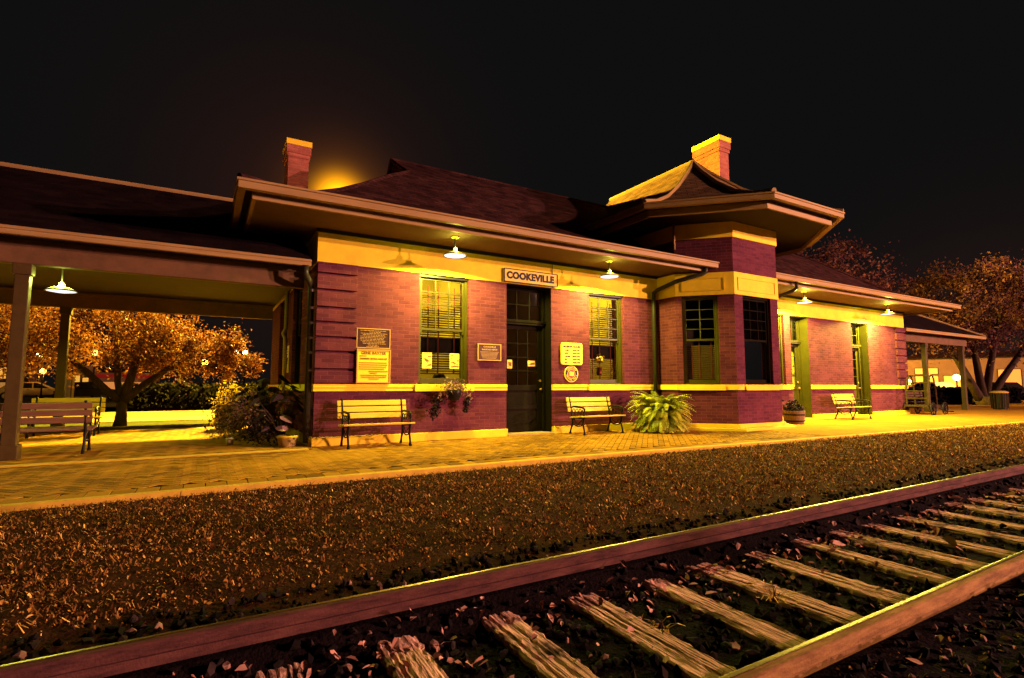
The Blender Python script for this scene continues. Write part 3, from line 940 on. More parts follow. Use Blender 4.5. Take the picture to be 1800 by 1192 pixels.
def door(a, b, cols, rows, mat, inset, ztr=2.62, zglass=1.12):
    w = b - a; M = frame_M((a, FY, 0), 0); mb = MB(M)
    j = .07
    mb.box(0, j, inset - .04, inset + .12, 0.02, ZW1); mb.box(w - j, w, inset - .04, inset + .12, 0.02, ZW1)
    mb.box(j, w - j, inset - .04, inset + .12, ZW1 - j, ZW1)
    mb.box(j, w - j, inset - .08, inset + .12, ztr - .10, ztr); mb.box(-.0, w, inset - .10, inset - .04, ztr - .05, ztr + .012)
    # transom bars
    y0, y1 = inset + .0, inset + .04
    tz0, tz1 = ztr + .03, ZW1 - j
    mb.box(j, w - j, y0, y1, ztr, tz0); mb.box(j, w - j, y0, y1, tz1 - .03, tz1)
    tc = 3
    for k in range(tc + 1):
        c = j + .015 + (w - 2 * j - .03) * k / tc; mb.box(c - .015, c + .015, y0 + .003, y1 - .003, tz0, tz1 - .03)
    zc = (tz0 + tz1) / 2; mb.box(j + .03, w - j - .03, y0 + .006, y1 - .006, zc - .011, zc + .011)
    root = obj("door_frame", mb, mat, depot, bevel=.004)
    def sub(name, m_, mt, bev=0):
        q = obj(name, m_, mt, None, bevel=bev); q.parent = root; q.data.transform(Matrix.Translation(-depot.location)); return q
    # leaf
    lf = MB(M); lx0, lx1, lz1 = j + .004, w - j - .004, ztr - .104; ly0, ly1 = inset + .03, inset + .075
    st = .115
    lf.box(lx0, lx0 + st, ly0, ly1, .03, lz1); lf.box(lx1 - st, lx1, ly0, ly1, .03, lz1)
    lf.box(lx0 + st, lx1 - st, ly0, ly1, lz1 - .10, lz1); lf.box(lx0 + st, lx1 - st, ly0, ly1, zglass - .13, zglass)
    lf.box(lx0 + st, lx1 - st, ly0, ly1, .03, .25); lf.box(lx0 + st, lx1 - st, ly0, ly1, .56, .66)
    lf.box(lx0 + st, lx1 - st, ly0 + .02, ly1 - .01, .25, .56); lf.box(lx0 + st, lx1 - st, ly0 + .02, ly1 - .01, .66, zglass - .13)
    gx0, gx1, gz0, gz1 = lx0 + st, lx1 - st, zglass, lz1 - .10
    for k in range(1, cols):
        c = gx0 + (gx1 - gx0) * k / cols; lf.box(c - .012, c + .012, ly0 + .004, ly1 - .004, gz0, gz1)
    for k in range(1, rows):
        c = gz0 + (gz1 - gz0) * k / rows; lf.box(gx0, gx1, ly0 + .007, ly1 - .007, c - .012, c + .012)
    sub("door_leaf", lf, mat, .004)
    g = MB(M); ym = inset + .052; g.quad((gx0, ym, gz0), (gx1, ym, gz0), (gx1, ym, gz1), (gx0, ym, gz1))
    ym = inset + .02; g.quad((j, ym, tz0), (w - j, ym, tz0), (w - j, ym, tz1), (j, ym, tz1)); sub("pane", g, M_GLASS)
    h = MB(M)
    h.ball((lx1 - .055, ly0 - .05, 1.02), .03); h.tube([(lx1 - .055, ly0 + .01, 1.02), (lx1 - .055, ly0 - .05, 1.02)], .011)
    h.lathe([(.03, 0), (.03, .02)], (0, 0, 0), 12) if False else None
    sub("door_knob", h, M_GOLD)
    h = MB(M); h.tube([(lx1 - .055, ly0 + .005, 1.22), (lx1 - .055, ly0 - .022, 1.22)], .028, 12)
    sub("lock_cylinder", h, M_GOLD)
    s = MB(M); s.box(0, w, -.10, inset + .1, -.02, .035); sub("threshold", s, M_CREAM if mat is M_GREEN else M_WALK)
    # painted jamb lining of the deep reveal
    jm = MB(M)
    for u0, u1 in ((.0, .014), (w - .014, w)):
        jm.box(u0, u1, .012, inset - .045, .04, ZW1 - .02)
    jm.box(.014, w - .014, .012, inset - .045, ZW1 - .02, ZW1 - .004)
    sub("jamb_lining", jm, mat)
    # curtain/shade behind the glass
    return root


door(*DOORS[0], 3, 4, M_DGREEN, .28)
door(*DOORS[1], 2, 4, M_GREEN, .34)
door(*DOORS[2], 2, 4, M_GREEN, .34)

# ---------------------------------------------------------------- bay and tower
B = [(10.49, 10.2), (10.49, 9.55), (11.5, 8.54), (13.30, 8.54), (14.31, 9.55), (14.31, 10.2)]
SQ = math.sqrt(2)
CL = math.dist(B[1], B[2])
winA = (.155, 1.04); winB = (.33, 1.48)
mb = MB()
ZB1 = 5.4
wall(mb, (B[0][0], B[0][1], 0), R(-90), .65, 0, 4.6, [], .2)
wall(mb, (B[1][0], B[1][1], 0), R(-45), CL, 0, ZB1, [(winA[0], winA[1], ZW0, ZW1)], .25)
wall(mb, (B[2][0], B[2][1], 0), 0, 1.8, 0, ZB1, [(winB[0], winB[1], ZW0, ZW1)], .25)
wall(mb, (B[3][0], B[3][1], 0), R(45), CL, 0, ZB1, [(CL - winA[1], CL - winA[0], ZW0, ZW1)], .25)
wall(mb, (B[4][0], B[4][1], 0), R(90), .65, 0, 4.6, [], .2)
# upper tower side walls run back over the roof
wall(mb, (10.49, 13.6, 0), R(-90), 4.05, 4.25, ZB1, [], .2)
wall(mb, (14.31, 9.55, 0), R(90), 4.05, 4.25, ZB1, [], .2)
obj("bay_tower", mb, M_BRICK, depot)


def bay_ring(name, mat, z0, z1, out, bev=.006, pts=None, side_back=None):
    """band round the bay; out = projection"""
    k = math.tan(R(22.5)) * out
    outer = [(B[0][0] - out, B[0][1] - .03), (B[1][0] - out, B[1][1] - k), (B[2][0] - k, B[2][1] - out), (B[3][0] + k, B[3][1] - out), (B[4][0] + out, B[4][1] - k), (B[5][0] + out, B[5][1] - .03)]
    inn = -.03; k2 = math.tan(R(22.5)) * inn
    inner = [(B[0][0] - inn, B[0][1] - .03), (B[1][0] - inn, B[1][1] - k2), (B[2][0] - k2, B[2][1] - inn), (B[3][0] + k2, B[3][1] - inn), (B[4][0] + inn, B[4][1] - k2), (B[5][0] + inn, B[5][1] - .03)]
    if side_back:
        outer[0] = (outer[0][0], side_back); outer[5] = (outer[5][0], side_back); inner[0] = (inner[0][0], side_back); inner[5] = (inner[5][0], side_back)
    mb = MB()
    rings = []
    for (ox, oy), (ix, iy) in zip(outer, inner):
        rings.append([(ox, oy, z0), (ox, oy, z1), (ix, iy, z1), (ix, iy, z0)])
    mb.loft(rings)
    return obj(name, mb, mat, depot, bevel=bev)


bay_ring("bay_plinth", M_CREAM, -.02, .06, .30)
bay_ring("bay_base_course", M_CREAM, .06, .155, .06)
bay_ring("bay_belt_course", M_CREAM, .995, 1.13, .05)
bay_ring("bay_frieze", M_CREAM, 3.42, 4.0, .025)
bay_ring("tower_frieze", M_CREAM, 4.9, 5.32, .04, side_back=13.5)
# raised panel mouldings on the bay frieze
mb = MB()
for (o, a, u0, u1) in (((B[1][0], B[1][1], 0), R(-45), .16, 1.2), ((B[2][0], B[2][1], 0), 0, .12, 1.66)):
    mb.M = frame_M(o, a)
    t = .018
    for (a0, a1, z0, z1) in ((u0, u1, 3.85, 3.85 + t), (u0, u1, 3.53, 3.53 + t), (u0, u0 + t, 3.53 + t, 3.85), (u1 - t, u1, 3.53 + t, 3.85)):
        mb.box(a0, a1, -.045, -.024, z0, z1)
obj("frieze_panel", mb, M_CREAM, depot)
window((B[1][0] + winA[0] / SQ, B[1][1] - winA[0] / SQ, 0), R(-45), winA[1] - winA[0], ZW0, ZW1, 2, 4, M_GREEN, inset=.09, blind=[(1.30, 2.16)])
window((B[2][0] + winB[0], B[2][1], 0), 0, winB[1] - winB[0], ZW0, ZW1, 3, 4, M_DGREEN, inset=.09)
u0 = CL - winA[1]
window((B[3][0] + u0 / SQ, B[3][1] + u0 / SQ, 0), R(45), winA[1] - winA[0], ZW0, ZW1, 2, 4, M_GREEN, inset=.09)
sill((B[1][0] + winA[0] / SQ, B[1][1] - winA[0] / SQ, 0), R(-45), winA[1] - winA[0])
sill((B[2][0] + winB[0], B[2][1], 0), 0, winB[1] - winB[0])
# plain dark lining walls inside so the rooms read as rooms
for (x0, x1, y0, y1) in ((10.2, 14.6, 11.4, 11.45), (1.95, 24.0, 13.2, 13.25), (5.3, 5.4, 10.66, 13.2), (7.45, 7.55, 10.66, 13.2), (10.12, 10.2, 10.66, 13.2), (14.62, 14.7, 10.66, 13.2), (16.28, 16.36, 10.66, 13.2)):
    mb = MB(); mb.box(x0, x1, y0, y1, 0, 4.3); obj("inner_partition", mb, M_DARK if (x0, y0) == (10.2, 11.4) else M_ROOM, depot)
mb = MB(); mb.box(2.05, 23.8, 10.66, 17.4, -.01, .02); obj("inner_floor", mb, M_ROOM, depot)


def room_light(x, y, power):
    t = thing("room_light", "lit ceiling globe inside the depot room behind the blinds, %s" % ("left window" if x < 6 else "window beside the bay" if x < 12 else "window right of the tower"), "lamp", (x, y, 4.2))
    mb = MB(); mb.ball((x, y, 3.95), .14, 14); obj("globe", mb, emit("room_globe_%d" % len(MATS), (1, .8, .2), 4), t, smooth=True)
    mb = MB(); mb.tube([(x, y, 4.2), (x, y, 4.06)], .03); obj("stem", mb, M_IRON, t)
    L = bpy.data.lights.new("room_lamp_light", 'POINT'); L.energy = power; L.color = (1, .78, .12); L.shadow_soft_size = .14
    lo = bpy.data.objects.new("room_lamp_light", L); COL.objects.link(lo); lo.parent = t; lo.location = (0, 0, -.5)


room_light(3.6, 12.0, 230)
room_light(8.8, 12.0, 170)
room_light(15.5, 12.0, 150)

# ---------------------------------------------------------------- main roof
EL, ER, EF, EB = .31, 25.55, 8.80, 19.2
ZE = 4.27; YR = 14.0


def roof_z(inset):
    return float(np.interp(inset, [0, .5, 1.2, 1.9, 2.5, 3.4, 4.05, 5.2], [ZE, ZE + .12, ZE + .34, ZE + .78, ZE + 1.22, ZE + 1.93, ZE + 2.39, 7.42]))


def ringp(i):
    z = roof_z(i); return [(EL + i, EF + i, z), (ER - i, EF + i, z), (ER - i, EB - i, z), (EL + i, EB - i, z)]


gi = 4.05
rs = [ringp(i) for i in (0, .5, .85, 1.2, 1.55, 1.9, 2.5, 3.4, gi)]
mb = MB()
mb.loft(rs, True, False)
a = rs[-1]
r0, r1 = (EL + gi - .12, YR, 7.42), (ER - gi + .12, YR, 7.42)
mb.quad(a[0], a[1], r1, r0); mb.quad(a[2], a[3], r0, r1)
gl = (EL + gi, YR, 7.38); gr = (ER - gi, YR, 7.38)
mb.quad(a[3], a[0], gl); mb.quad(a[1], a[2], gr)
main_roof = obj("roof", mb, M_ROOF, depot)
mb = MB(); mb.tube([r0, r1], .06, 8)
for s in (0, 1):
    c = [ringp(i)[s] for i in (0, .5, .85, 1.2, 1.55, 1.9, 2.5, 3.4, gi)]
    mb.tube([(p[0], p[1], p[2] + .02) for p in c], .05, 6)
for p in (a[0], a[3]): mb.tube([p, r0], .05, 6)
for p in (a[1], a[2]): mb.tube([p, r1], .05, 6)
o = obj("ridge_cap", mb, M_ROOF); o.parent = main_roof; o.data.transform(Matrix.Translation(-depot.location))


def eave_ring(name, mat, poly_fn, d0, d1, z0, z1, bev=.0, closed=True):
    """box-section ring between insets d0 and d1 of an eave outline"""
    o_, i_ = poly_fn(d0), poly_fn(d1)
    rings = [[(ox, oy, z0), (ox, oy, z1), (ix, iy, z1), (ix, iy, z0)] for (ox, oy), (ix, iy) in zip(o_, i_)]
    mb = MB()
    if closed:
        n = len(rings); vs = [p for r in rings for p in r]; fs = []
        for k in range(n):
            k2 = (k + 1) % n
            for i in range(4):
                j = (i + 1) % 4; fs.append((k * 4 + i, k * 4 + j, k2 * 4 + j, k2 * 4 + i))
        mb.add(vs, fs)
    else:
        mb.loft(rings)
    return obj(name, mb, mat, depot, bevel=bev)


def main_poly(d):
    return [(EL + d, EF + d), (ER - d, EF + d), (ER - d, EB - d), (EL + d, EB - d)]


eave_ring("gutter", M_FASCIA, main_poly, -.015, .10, ZE - .155, ZE - .04, .012)
eave_ring("gutter_lip", M_FASCIA, main_poly, -.035, .10, ZE - .04, ZE + .0, .01)
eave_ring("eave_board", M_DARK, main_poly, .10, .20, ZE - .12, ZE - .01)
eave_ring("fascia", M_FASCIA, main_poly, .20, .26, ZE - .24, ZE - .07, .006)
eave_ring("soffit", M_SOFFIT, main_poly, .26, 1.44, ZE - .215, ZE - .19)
# dark strip standing in for the shade line where soffit meets wall
for a, b in ((FX - .06, BAYL), (BAYR, RX + .06)):
    mb = MB(); mb.box(a, b, FY - .065, FY - .027, 3.985, 4.05); obj("eave_shade_strip", mb, M_DARK, depot)

# ---------------------------------------------------------------- tower roof (half octagon, bell-cast)
TX, TY = 12.40, 10.46; TI = 3.46; TZ = 5.50
KT = math.tan(R(22.5))


def tower_poly(d, back=14.2):
    h = TI - d
    return [(TX - h, back), (TX - h, TY - h * KT), (TX - h * KT, TY - h), (TX + h * KT, TY - h), (TX + h, TY - h * KT), (TX + h, back)]


def tower_z(d):
    return float(np.interp(d, [0, .7, 1.4, 2.2, 3.0, TI], [TZ, TZ + .22, TZ + .56, TZ + 1.12, TZ + 1.82, 7.80]))


lv = [0, .35, .7, 1.05, 1.4, 1.8, 2.2, 2.6, 3.0, 3.3, TI - .01]
mb = MB()
mb.loft([[(x, y, tower_z(d)) for x, y in tower_poly(d)] for d in lv], False, False)
trf = obj("tower_roof", mb, M_TROOF, depot)
mb = MB()
for s in (1, 2, 3, 4):
    mb.tube([(tower_poly(d)[s][0], tower_poly(d)[s][1], tower_z(d) + .02) for d in lv], .065, 6)
mb.tube([(TX, TY, 7.82), (TX, 14.2, 7.82)], .065, 6)
o = obj("hip_cap", mb, M_FASCIA); o.parent = trf; o.data.transform(Matrix.Translation(-depot.location))
tp = lambda d: tower_poly(d, 11.4)
eave_ring("tower_gutter", M_FASCIA, tp, -.015, .10, TZ - .155, TZ - .05, .012, False)
eave_ring("tower_gutter_lip", M_FASCIA, tp, -.035, .10, TZ - .05, TZ - .005, .01, False)
eave_ring("tower_eave_board", M_DARK, tp, .10, .24, TZ - .13, TZ - .01, 0, False)
eave_ring("tower_fascia", M_FASCIA, tp, .24, .30, TZ - .30, TZ - .13, .006, False)
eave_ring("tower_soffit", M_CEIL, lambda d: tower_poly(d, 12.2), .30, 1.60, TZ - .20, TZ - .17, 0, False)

# ---------------------------------------------------------------- chimneys
def chimney(x0, x1, y0, y1, z0, z1, M=M_CHIM):
    mb = MB()
    mb.box(x0, x1, y0, y1, z0, z1 - .52)
    mb.box(x0 - .03, x1 + .03, y0 - .03, y1 + .03, z1 - .52, z1 - .40)
    mb.box(x0 - .055, x1 + .055, y0 - .055, y1 + .055, z1 - .40, z1 - .16)
    c = obj("chimney", mb, M, depot)
    mb = MB(); mb.box(x0 - .07, x1 + .07, y0 - .07, y1 + .07, z1 - .16, z1)
    o = obj("chimney_cap", mb, M_CREAM); o.parent = c; o.data.transform(Matrix.Translation(-depot.location))


chimney(1.80, 2.36, 16.0, 16.75, 4.4, 8.28)
chimney(14.40, 14.86, 11.05, 12.05, 5.5, 9.40)

# ---------------------------------------------------------------- downpipes, conduit
def pipe(name, pts, r=.045, mat=M_PIPE, n=10):
    mb = MB(); mb.tube(pts, r, n); return obj(name, mb, mat, depot, smooth=True)


pipe("downpipe", [(10.95, 8.93, 4.12), (10.95, 8.95, 4.0), (10.88, 8.99, 3.95), (10.40, 9.46, 3.78), (10.30, 9.98, 3.64), (10.28, 10.09, 3.58), (10.27, 10.10, 3.4), (10.27, 10.10, .12)], .055)
pipe("downpipe", [(14.78, 8.88, 4.12), (14.78, 8.88, 3.95), (14.72, 8.98, 3.86), (14.42, 9.45, 3.66), (14.42, 9.6, 3.5), (14.42, 9.7, .1)], .05)
pipe("downpipe", [(1.50, 10.08, 3.30), (1.50, 10.10, 3.15), (1.62, 10.26, 3.0), (1.64, 10.28, 2.9), (1.64, 10.28, .06)], .06)
pipe("downpipe", [(10.36, 9.42, 5.34), (10.36, 9.42, 4.62)], .03, M_FASCIA)
pipe("downpipe", [(1.66, 13.9, 3.6), (1.66, 13.9, 2.5), (1.60, 13.9, 2.38), (1.66, 13.9, 2.26), (1.66, 13.9, .1)], .05, M_FASCIA)
pipe("conduit", [(7.03, 10.155, 3.42), (7.03, 10.155, 4.02)], .008, M_IRON)

# ================================================================== canopies either side of the depot
def canopy(name, label, x0, x1, hip_right, posts, beam_x, cat="platform canopy"):
    t = thing(name, label, cat, ((x0 + x1) / 2, 13.3, 0))
    yf, yb, zr, ze = 10.12, 16.5, 5.30, 3.42
    ym = (yf + yb) / 2
    mb = MB()
    a = x1 - (ym - yf) if hip_right else x1
    mb.quad((x0, yf, ze), (x1, yf, ze), (a, ym, zr), (x0, ym, zr)); mb.quad((x1, yb, ze), (x0, yb, ze), (x0, ym, zr), (a, ym, zr))
    if hip_right: mb.quad((x1, yf, ze), (x1, yb, ze), (a, ym, zr))
    rf = obj("roof", mb, M_CROOF, t)
    mb = MB(); mb.tube([(x0, ym, zr + .02), (a, ym, zr + .02)], .05, 6)
    if hip_right: mb.tube([(a, ym, zr + .02), (x1, yf, ze + .02)], .05, 6)
    o = obj("ridge_cap", mb, M_FASCIA); o.parent = rf; o.data.transform(Matrix.Translation(-t.location))
    mb = MB()
    for y, s in ((yf, -1), (yb, 1)):
        y0, y1 = (y - .03, y + .06) if s < 0 else (y - .06, y + .03)
        mb = MB(); mb.box(x0, x1, y0, y1, ze - .125, ze - .05); mb.box(x0, x1, y0 - .012, y1, ze - .051, ze + .0)
        obj("gutter", mb, M_FASCIA, t, bevel=.01)
    if hip_right:
        mb = MB(); mb.box(x1 - .05, x1 + .03, yf + .07, yb - .07, ze - .125, ze); obj("gutter", mb, M_FASCIA, t, bevel=.01)
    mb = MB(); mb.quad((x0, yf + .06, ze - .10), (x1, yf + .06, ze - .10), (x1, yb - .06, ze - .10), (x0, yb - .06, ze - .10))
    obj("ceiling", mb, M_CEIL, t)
    for y in (10.6, 16.0):
        mb = MB(); mb.box(beam_x[0], beam_x[1], y - .09, y + .09, 2.95, 3.24); mb.box(beam_x[0], beam_x[1], y - .12, y + .12, 3.24, 3.318)
        obj("beam", mb, M_BEAM, t, bevel=.008)
    for (px, py) in posts:
        mb = MB(); mb.box(px - .085, px + .085, py - .085, py + .085, .10, 2.95); mb.box(px - .115, px + .115, py - .115, py + .115, .0, .22)
        mb.box(px - .11, px + .11, py - .11, py + .11, 2.78, 2.948)
        obj("post", mb, M_POST, t, bevel=.008)
    return t


canopy("platform_canopy", "open canopy with dark shingle roof over the paved waiting area left of the depot", -9.6, 1.60, False,
       [(-2.47, 10.6), (-7.3, 10.6), (-2.92, 16.0), (-7.3, 16.0)], (-9.6, 1.55))
canopy("platform_canopy", "small open canopy with sloped end beyond the far right end of the depot", 24.13, 31.9, True,
       [(26.8, 10.6), (30.5, 10.6), (26.8, 16.0), (30.5, 16.0)], (24.13, 30.9))

# ================================================================== pendant lamps
GL = "enamel dish lamps under the eaves"


def lamp(label, x, y, zl, ztop, power=P_PEND, group=GL, col=C_PEND, blend=.14):
    t = thing("pendant_lamp", label, "lamp", (x, y, ztop), 0, group)
    M0 = MB(); c = (x, y, zl)
    outer = [(.235, 0.0), (.232, .012), (.20, .035), (.14, .062), (.075, .085), (.045, .10), (.045, .16), (.02, .17)]
    inner = [(.005, .075), (.06, .06), (.13, .04), (.19, .02), (.222, .002)]
    M0.lathe(outer[::-1] + [], c, 28, False); M0.lathe(inner, c, 28, False)
    n = 28
    obj("shade", M0, M_DISH, t, smooth=True)
    mb = MB(); mb.tube([(x, y, zl + .16), (x, y, ztop - .02)], .014, 8); obj("stem", mb, M_IRON, t)
    mb = MB(); mb.lathe([(.07, -.035), (.085, -.02), (.085, -.0)], (x, y, ztop), 20); obj("ceiling_plate", mb, M_DISH, t)
    mb = MB(); mb.lathe([(.002, -.018), (.10, -.015), (.19, .003), (.212, .006), (.002, .02)], c, 28, True); ln = obj("lens", mb, M_LENS, t, smooth=True)
    L = bpy.data.lights.new("lamp_light", 'SPOT'); L.energy = power; L.color = col; L.spot_size = R(168); L.spot_blend = blend; L.shadow_soft_size = .03
    lo = bpy.data.objects.new("lamp_light", L); COL.objects.link(lo); lo.parent = t; lo.location = (0, 0, zl - .035 - ztop)
    L = bpy.data.lights.new("added_up_light", 'POINT'); L.energy = (power * .016 if col is C_PEND else 150); L.color = (col[0] * .85, col[1], col[2]); L.shadow_soft_size = .03  # added up-light that makes the soffit glow; the shade has no opening
    lo = bpy.data.objects.new("added_up_light", L); COL.objects.link(lo); lo.parent = t; lo.location = (0, -.06, zl + .15 - ztop)
    return t


ZS = ZE - .215
lamp("lit enamel dish lamp under the eave, above the window nearest the left corner", 4.17, 9.40, 3.66, ZS)
lamp("lit enamel dish lamp under the eave, over the window between door and bay", 8.14, 9.40, 3.66, ZS)
lamp("lit enamel dish lamp under the eave just right of the bay tower", 16.02, 9.40, 3.68, ZS, P_PEND * 2.4)
lamp("lit enamel dish lamp under the eave at the far right corner", 21.15, 9.40, 3.68, ZS, P_PEND * 2.8)
lamp("lit dish lamp hanging beneath the left open canopy", -2.30, 12.1, 2.78, 3.315, 210, GL, (.95, 1.0, .12), .3)

# ================================================================== signs
def board(name, label, x0, x1, z0, z1, dep, mat, border=None, bmat=None, round_=0, group=None):
    t = thing(name, label, "sign" if "plaque" not in name else "plaque", ((x0 + x1) / 2, FY, z0), 0, group)
    mb = MB()
    if round_:
        r = round_; pts = []
        for cx, cz, a0 in ((x1 - r, z1 - r, 0), (x0 + r, z1 - r, 90), (x0 + r, z0 + r, 180), (x1 - r, z0 + r, 270)):
            for k in range(6):
                a = R(a0 + 18 * k); pts.append((cx + r * math.cos(a), FY - dep, cz + r * math.sin(a)))
        mb.prism(pts, (0, 0, 0), (0, dep - .002, 0))
    else:
        mb.box(x0, x1, FY - dep, FY - .002, z0, z1)
    obj("panel", mb, mat, t, bevel=.004)
    if border:
        mb = MB(); b = border; y0, y1 = FY - dep - .012, FY - dep + .004
        mb.box(x0 - .004, x1 + .004, y0, y1, z1 - b, z1 + .004); mb.box(x0 - .004, x1 + .004, y0, y1, z0 - .004, z0 + b)
        mb.box(x0 - .004, x0 + b, y0, y1, z0 + b, z1 - b); mb.box(x1 - b, x1 + .004, y0, y1, z0 + b, z1 - b)
        obj("frame", mb, bmat, t)
    return t


t = board("station_sign", "cream COOKEVILLE name board with black letters above the dark front door", 5.70, 7.16, 3.44, 3.745, .07, M_SIGN, .014, M_BLACK)
mb = MB(); text_mb(mb, "COOKEVILLE", .215, (6.41, FY - .073, 3.592), 0, .013, sx=.98, space=1.06); obj("lettering", mb, M_BLACK, t)

t = board("memorial_board", "tall yellow GENE BAXTER memorial board on the wall above the left bench", 2.47, 3.12, 1.15, 1.80, .11, M_BOARD, .02, M_GOLD)
mb = MB(); yb = FY - .112
text_mb(mb, "GENE BAXTER", .075, (2.79, yb, 1.725), 0, .002)
text_mb(mb, "TENNESSEE CENTRAL RAILROAD", .043, (2.79, yb, 1.615), 0, .0007, sx=.83)
for z, a, b in ((1.67, 2.52, 2.65), (1.54, 2.51, 3.05), (1.50, 2.51, 3.06), (1.46, 2.51, 3.04), (1.42, 2.51, 3.0), (1.375, 2.7, 3.07), (1.34, 2.72, 2.86), (1.30, 2.54, 3.05), (1.265, 2.56, 3.04), (1.23, 2.7, 2.9)):
    mb.box(a, b, yb - .003, yb + .001, z - .006, z + .006)
obj("lettering", mb, M_BROWNLET, t)
t = board("wall_plaque", "dark bronze text plaque directly above the yellow memorial board", 2.47, 3.12, 1.825, 2.205, .06, M_PLAQUE, .012, M_GOLD)
mb = MB(); yb = FY - .062
for k in range(12):
    z = 2.165 - .028 * k
    a = 2.53 + random.uniform(0, .06) + (.12 if k in (1, 10, 11) else 0); b = 3.06 - random.uniform(0, .06) - (.12 if k in (1, 10, 11) else 0)
    x = a
    while x < b:
        w = random.uniform(.02, .07); mb.box(x, min(x + w, b), yb - .002, yb + .001, z - .005, z + .005); x += w + .012
obj("lettering", mb, M_GOLD, t)
t = board("wall_plaque", "small framed bronze plaque on brick between the left window and the dark door", 5.06, 5.63, 1.65, 2.01, .05, M_PLAQUE, .016, M_GOLD)
mb = MB(); yb = FY - .052
text_mb(mb, "COOKEVILLE", .052, (5.35, yb, 1.945), 0, .001); text_mb(mb, "RAILROAD DEPOT", .046, (5.35, yb, 1.885), 0, .001)
for k in range(6):
    z = 1.835 - .027 * k; mb.box(5.12 + .01 * k, 5.57 - .012 * k, yb - .002, yb + .001, z - .004, z + .004)
obj("lettering", mb, M_GOLD, t)
t = board("hours_sign", "yellow rounded MUSEUM HOURS sign on the brick right of the dark door", 7.27, 7.90, 1.60, 2.13, .05, M_BOARD, round_=.06)
mb = MB(); yb = FY - .052
text_mb(mb, "MUSEUM HOURS", .068, (7.585, yb, 2.035), 0, .003)
for k, d in enumerate(("TUES", "WED", "THURS", "FRI", "SAT")):
    z = 1.945 - .073 * k
    text_mb(mb, d, .052, (7.365, yb, z), 0, .002, 'LEFT'); text_mb(mb, "10AM-4PM", .05, (7.82, yb, z), 0, .002, 'RIGHT')
obj("lettering", mb, M_BLACK, t)
# round emblem
t = thing("emblem_sign", "round yellow and black emblem with red centre below the museum hours sign", "sign", (7.575, FY, 1.38))
ec = Vector((7.575, FY, 1.385))


def disc(r0, r1, d0, d1):
    mb = MB(); n = 40
    if r0 == 0:
        mb.prism([(ec.x + r1 * math.cos(2 * math.pi * k / n), ec.y - d0, ec.z + r1 * math.sin(2 * math.pi * k / n)) for k in range(n)], (0, 0, 0), (0, d0 - d1, 0))
    else:
        vs = []; fs = []
        for k in range(n):
            c, s = math.cos(2 * math.pi * k / n), math.sin(2 * math.pi * k / n)
            vs += [(ec.x + r0 * c, ec.y - d0, ec.z + r0 * s), (ec.x + r1 * c, ec.y - d0, ec.z + r1 * s), (ec.x + r1 * c, ec.y - d1, ec.z + r1 * s), (ec.x + r0 * c, ec.y - d1, ec.z + r0 * s)]
        for k in range(n):
            a, b = k * 4, ((k + 1) % n) * 4
            fs += [(a, a + 1, b + 1, b), (a + 1, a + 2, b + 2, b + 1), (a + 3, a, b, b + 3)]
        mb.add(vs, fs)
    return mb


obj("panel", disc(0, .20, .03, .002), M_BOARD, t)
obj("dark_ring", disc(.118, .178, .035, .029), M_BLACK, t)
obj("red_centre", disc(0, .10, .035, .029), M_RED, t)
mb = MB(); y = FY - .039
pts = [(-.06, .05), (-.02, .058), (.02, .045), (.065, .05), (.06, -.045), (.02, -.055), (-.02, -.04), (-.06, -.05)]
mb.prism([(ec.x + a, y, ec.z + b) for a, b in pts], (0, 0, 0), (0, .003, 0)); obj("map_shape", mb, M_BOARD, t)
mb = MB()
for word, top in (("TENNESSEE", 1), ("DRIVING TRAIL", 0)):
    n = len(word)
    for i, ch in enumerate(word):
        if ch == " ": continue
        sp = 13.5 if top else 12.5
        th = R(90 - (i - (n - 1) / 2) * sp) if top else R(-90 + (i - (n - 1) / 2) * sp)
        rot = th - R(90) if top else th + R(90)
        tmp = MB(); text_mb(tmp, ch, .05, (0, 0, 0), 0, .001)
        cs, sn = math.cos(rot), math.sin(rot); rr = .147
        tmp.v = [(ec.x + rr * math.cos(th) + vx * cs - vz * sn, FY - .037 + vy, ec.z + rr * math.sin(th) + vx * sn + vz * cs) for vx, vy, vz in tmp.v]
        b0 = len(mb.v); mb.v += tmp.v; mb.f += [tuple(b0 + q for q in f) for f in tmp.f]
obj("lettering", mb, M_BOARD, t)
# poster on the end wall
t = thing("wall_poster", "pale notice with a dark picture on the end wall under the left canopy", "poster", (FX, 14.0, 1.5))
mb = MB(); mb.box(FX - .02, FX - .002, 13.72, 14.24, 1.42, 2.08); obj("panel", mb, M_BOARD, t)
mb = MB(); xb = FX - .023
for z in (2.0, 1.93, 1.86): mb.box(xb, xb + .002, 13.8, 14.16, z - .012, z + .012)
for k in range(26):
    y = random.uniform(13.78, 14.12); z = random.uniform(1.47, 1.76); s = random.uniform(.015, .05)
    mb.box(xb - .0002 * k, xb + .002, y, y + s, z, z + s * .9)
obj("print", mb, M_BLACK, t)


# window display and notices taped on glass
def notice(label, x, z, w, h, y, dark=True):
    t = thing("paper_notice", label, "notice", (x, y, z), 0, "notices on the glass")
    mb = MB(); mb.box(x, x + w, y - .003, y, z, z + h); obj("sheet", mb, M_SIGN, t)
    mb = MB()
    for k in range(14):
        a = random.uniform(x + .015, x + w * .8); b = random.uniform(z + .02, z + h - .06); s = random.uniform(.015, .05)
        mb.box(a, min(a + s * 1.6, x + w - .01), y - .0042 - .00012 * k, y - .0032, b, b + s * .6)
    obj("print", mb, M_BROWNLET, t); return t


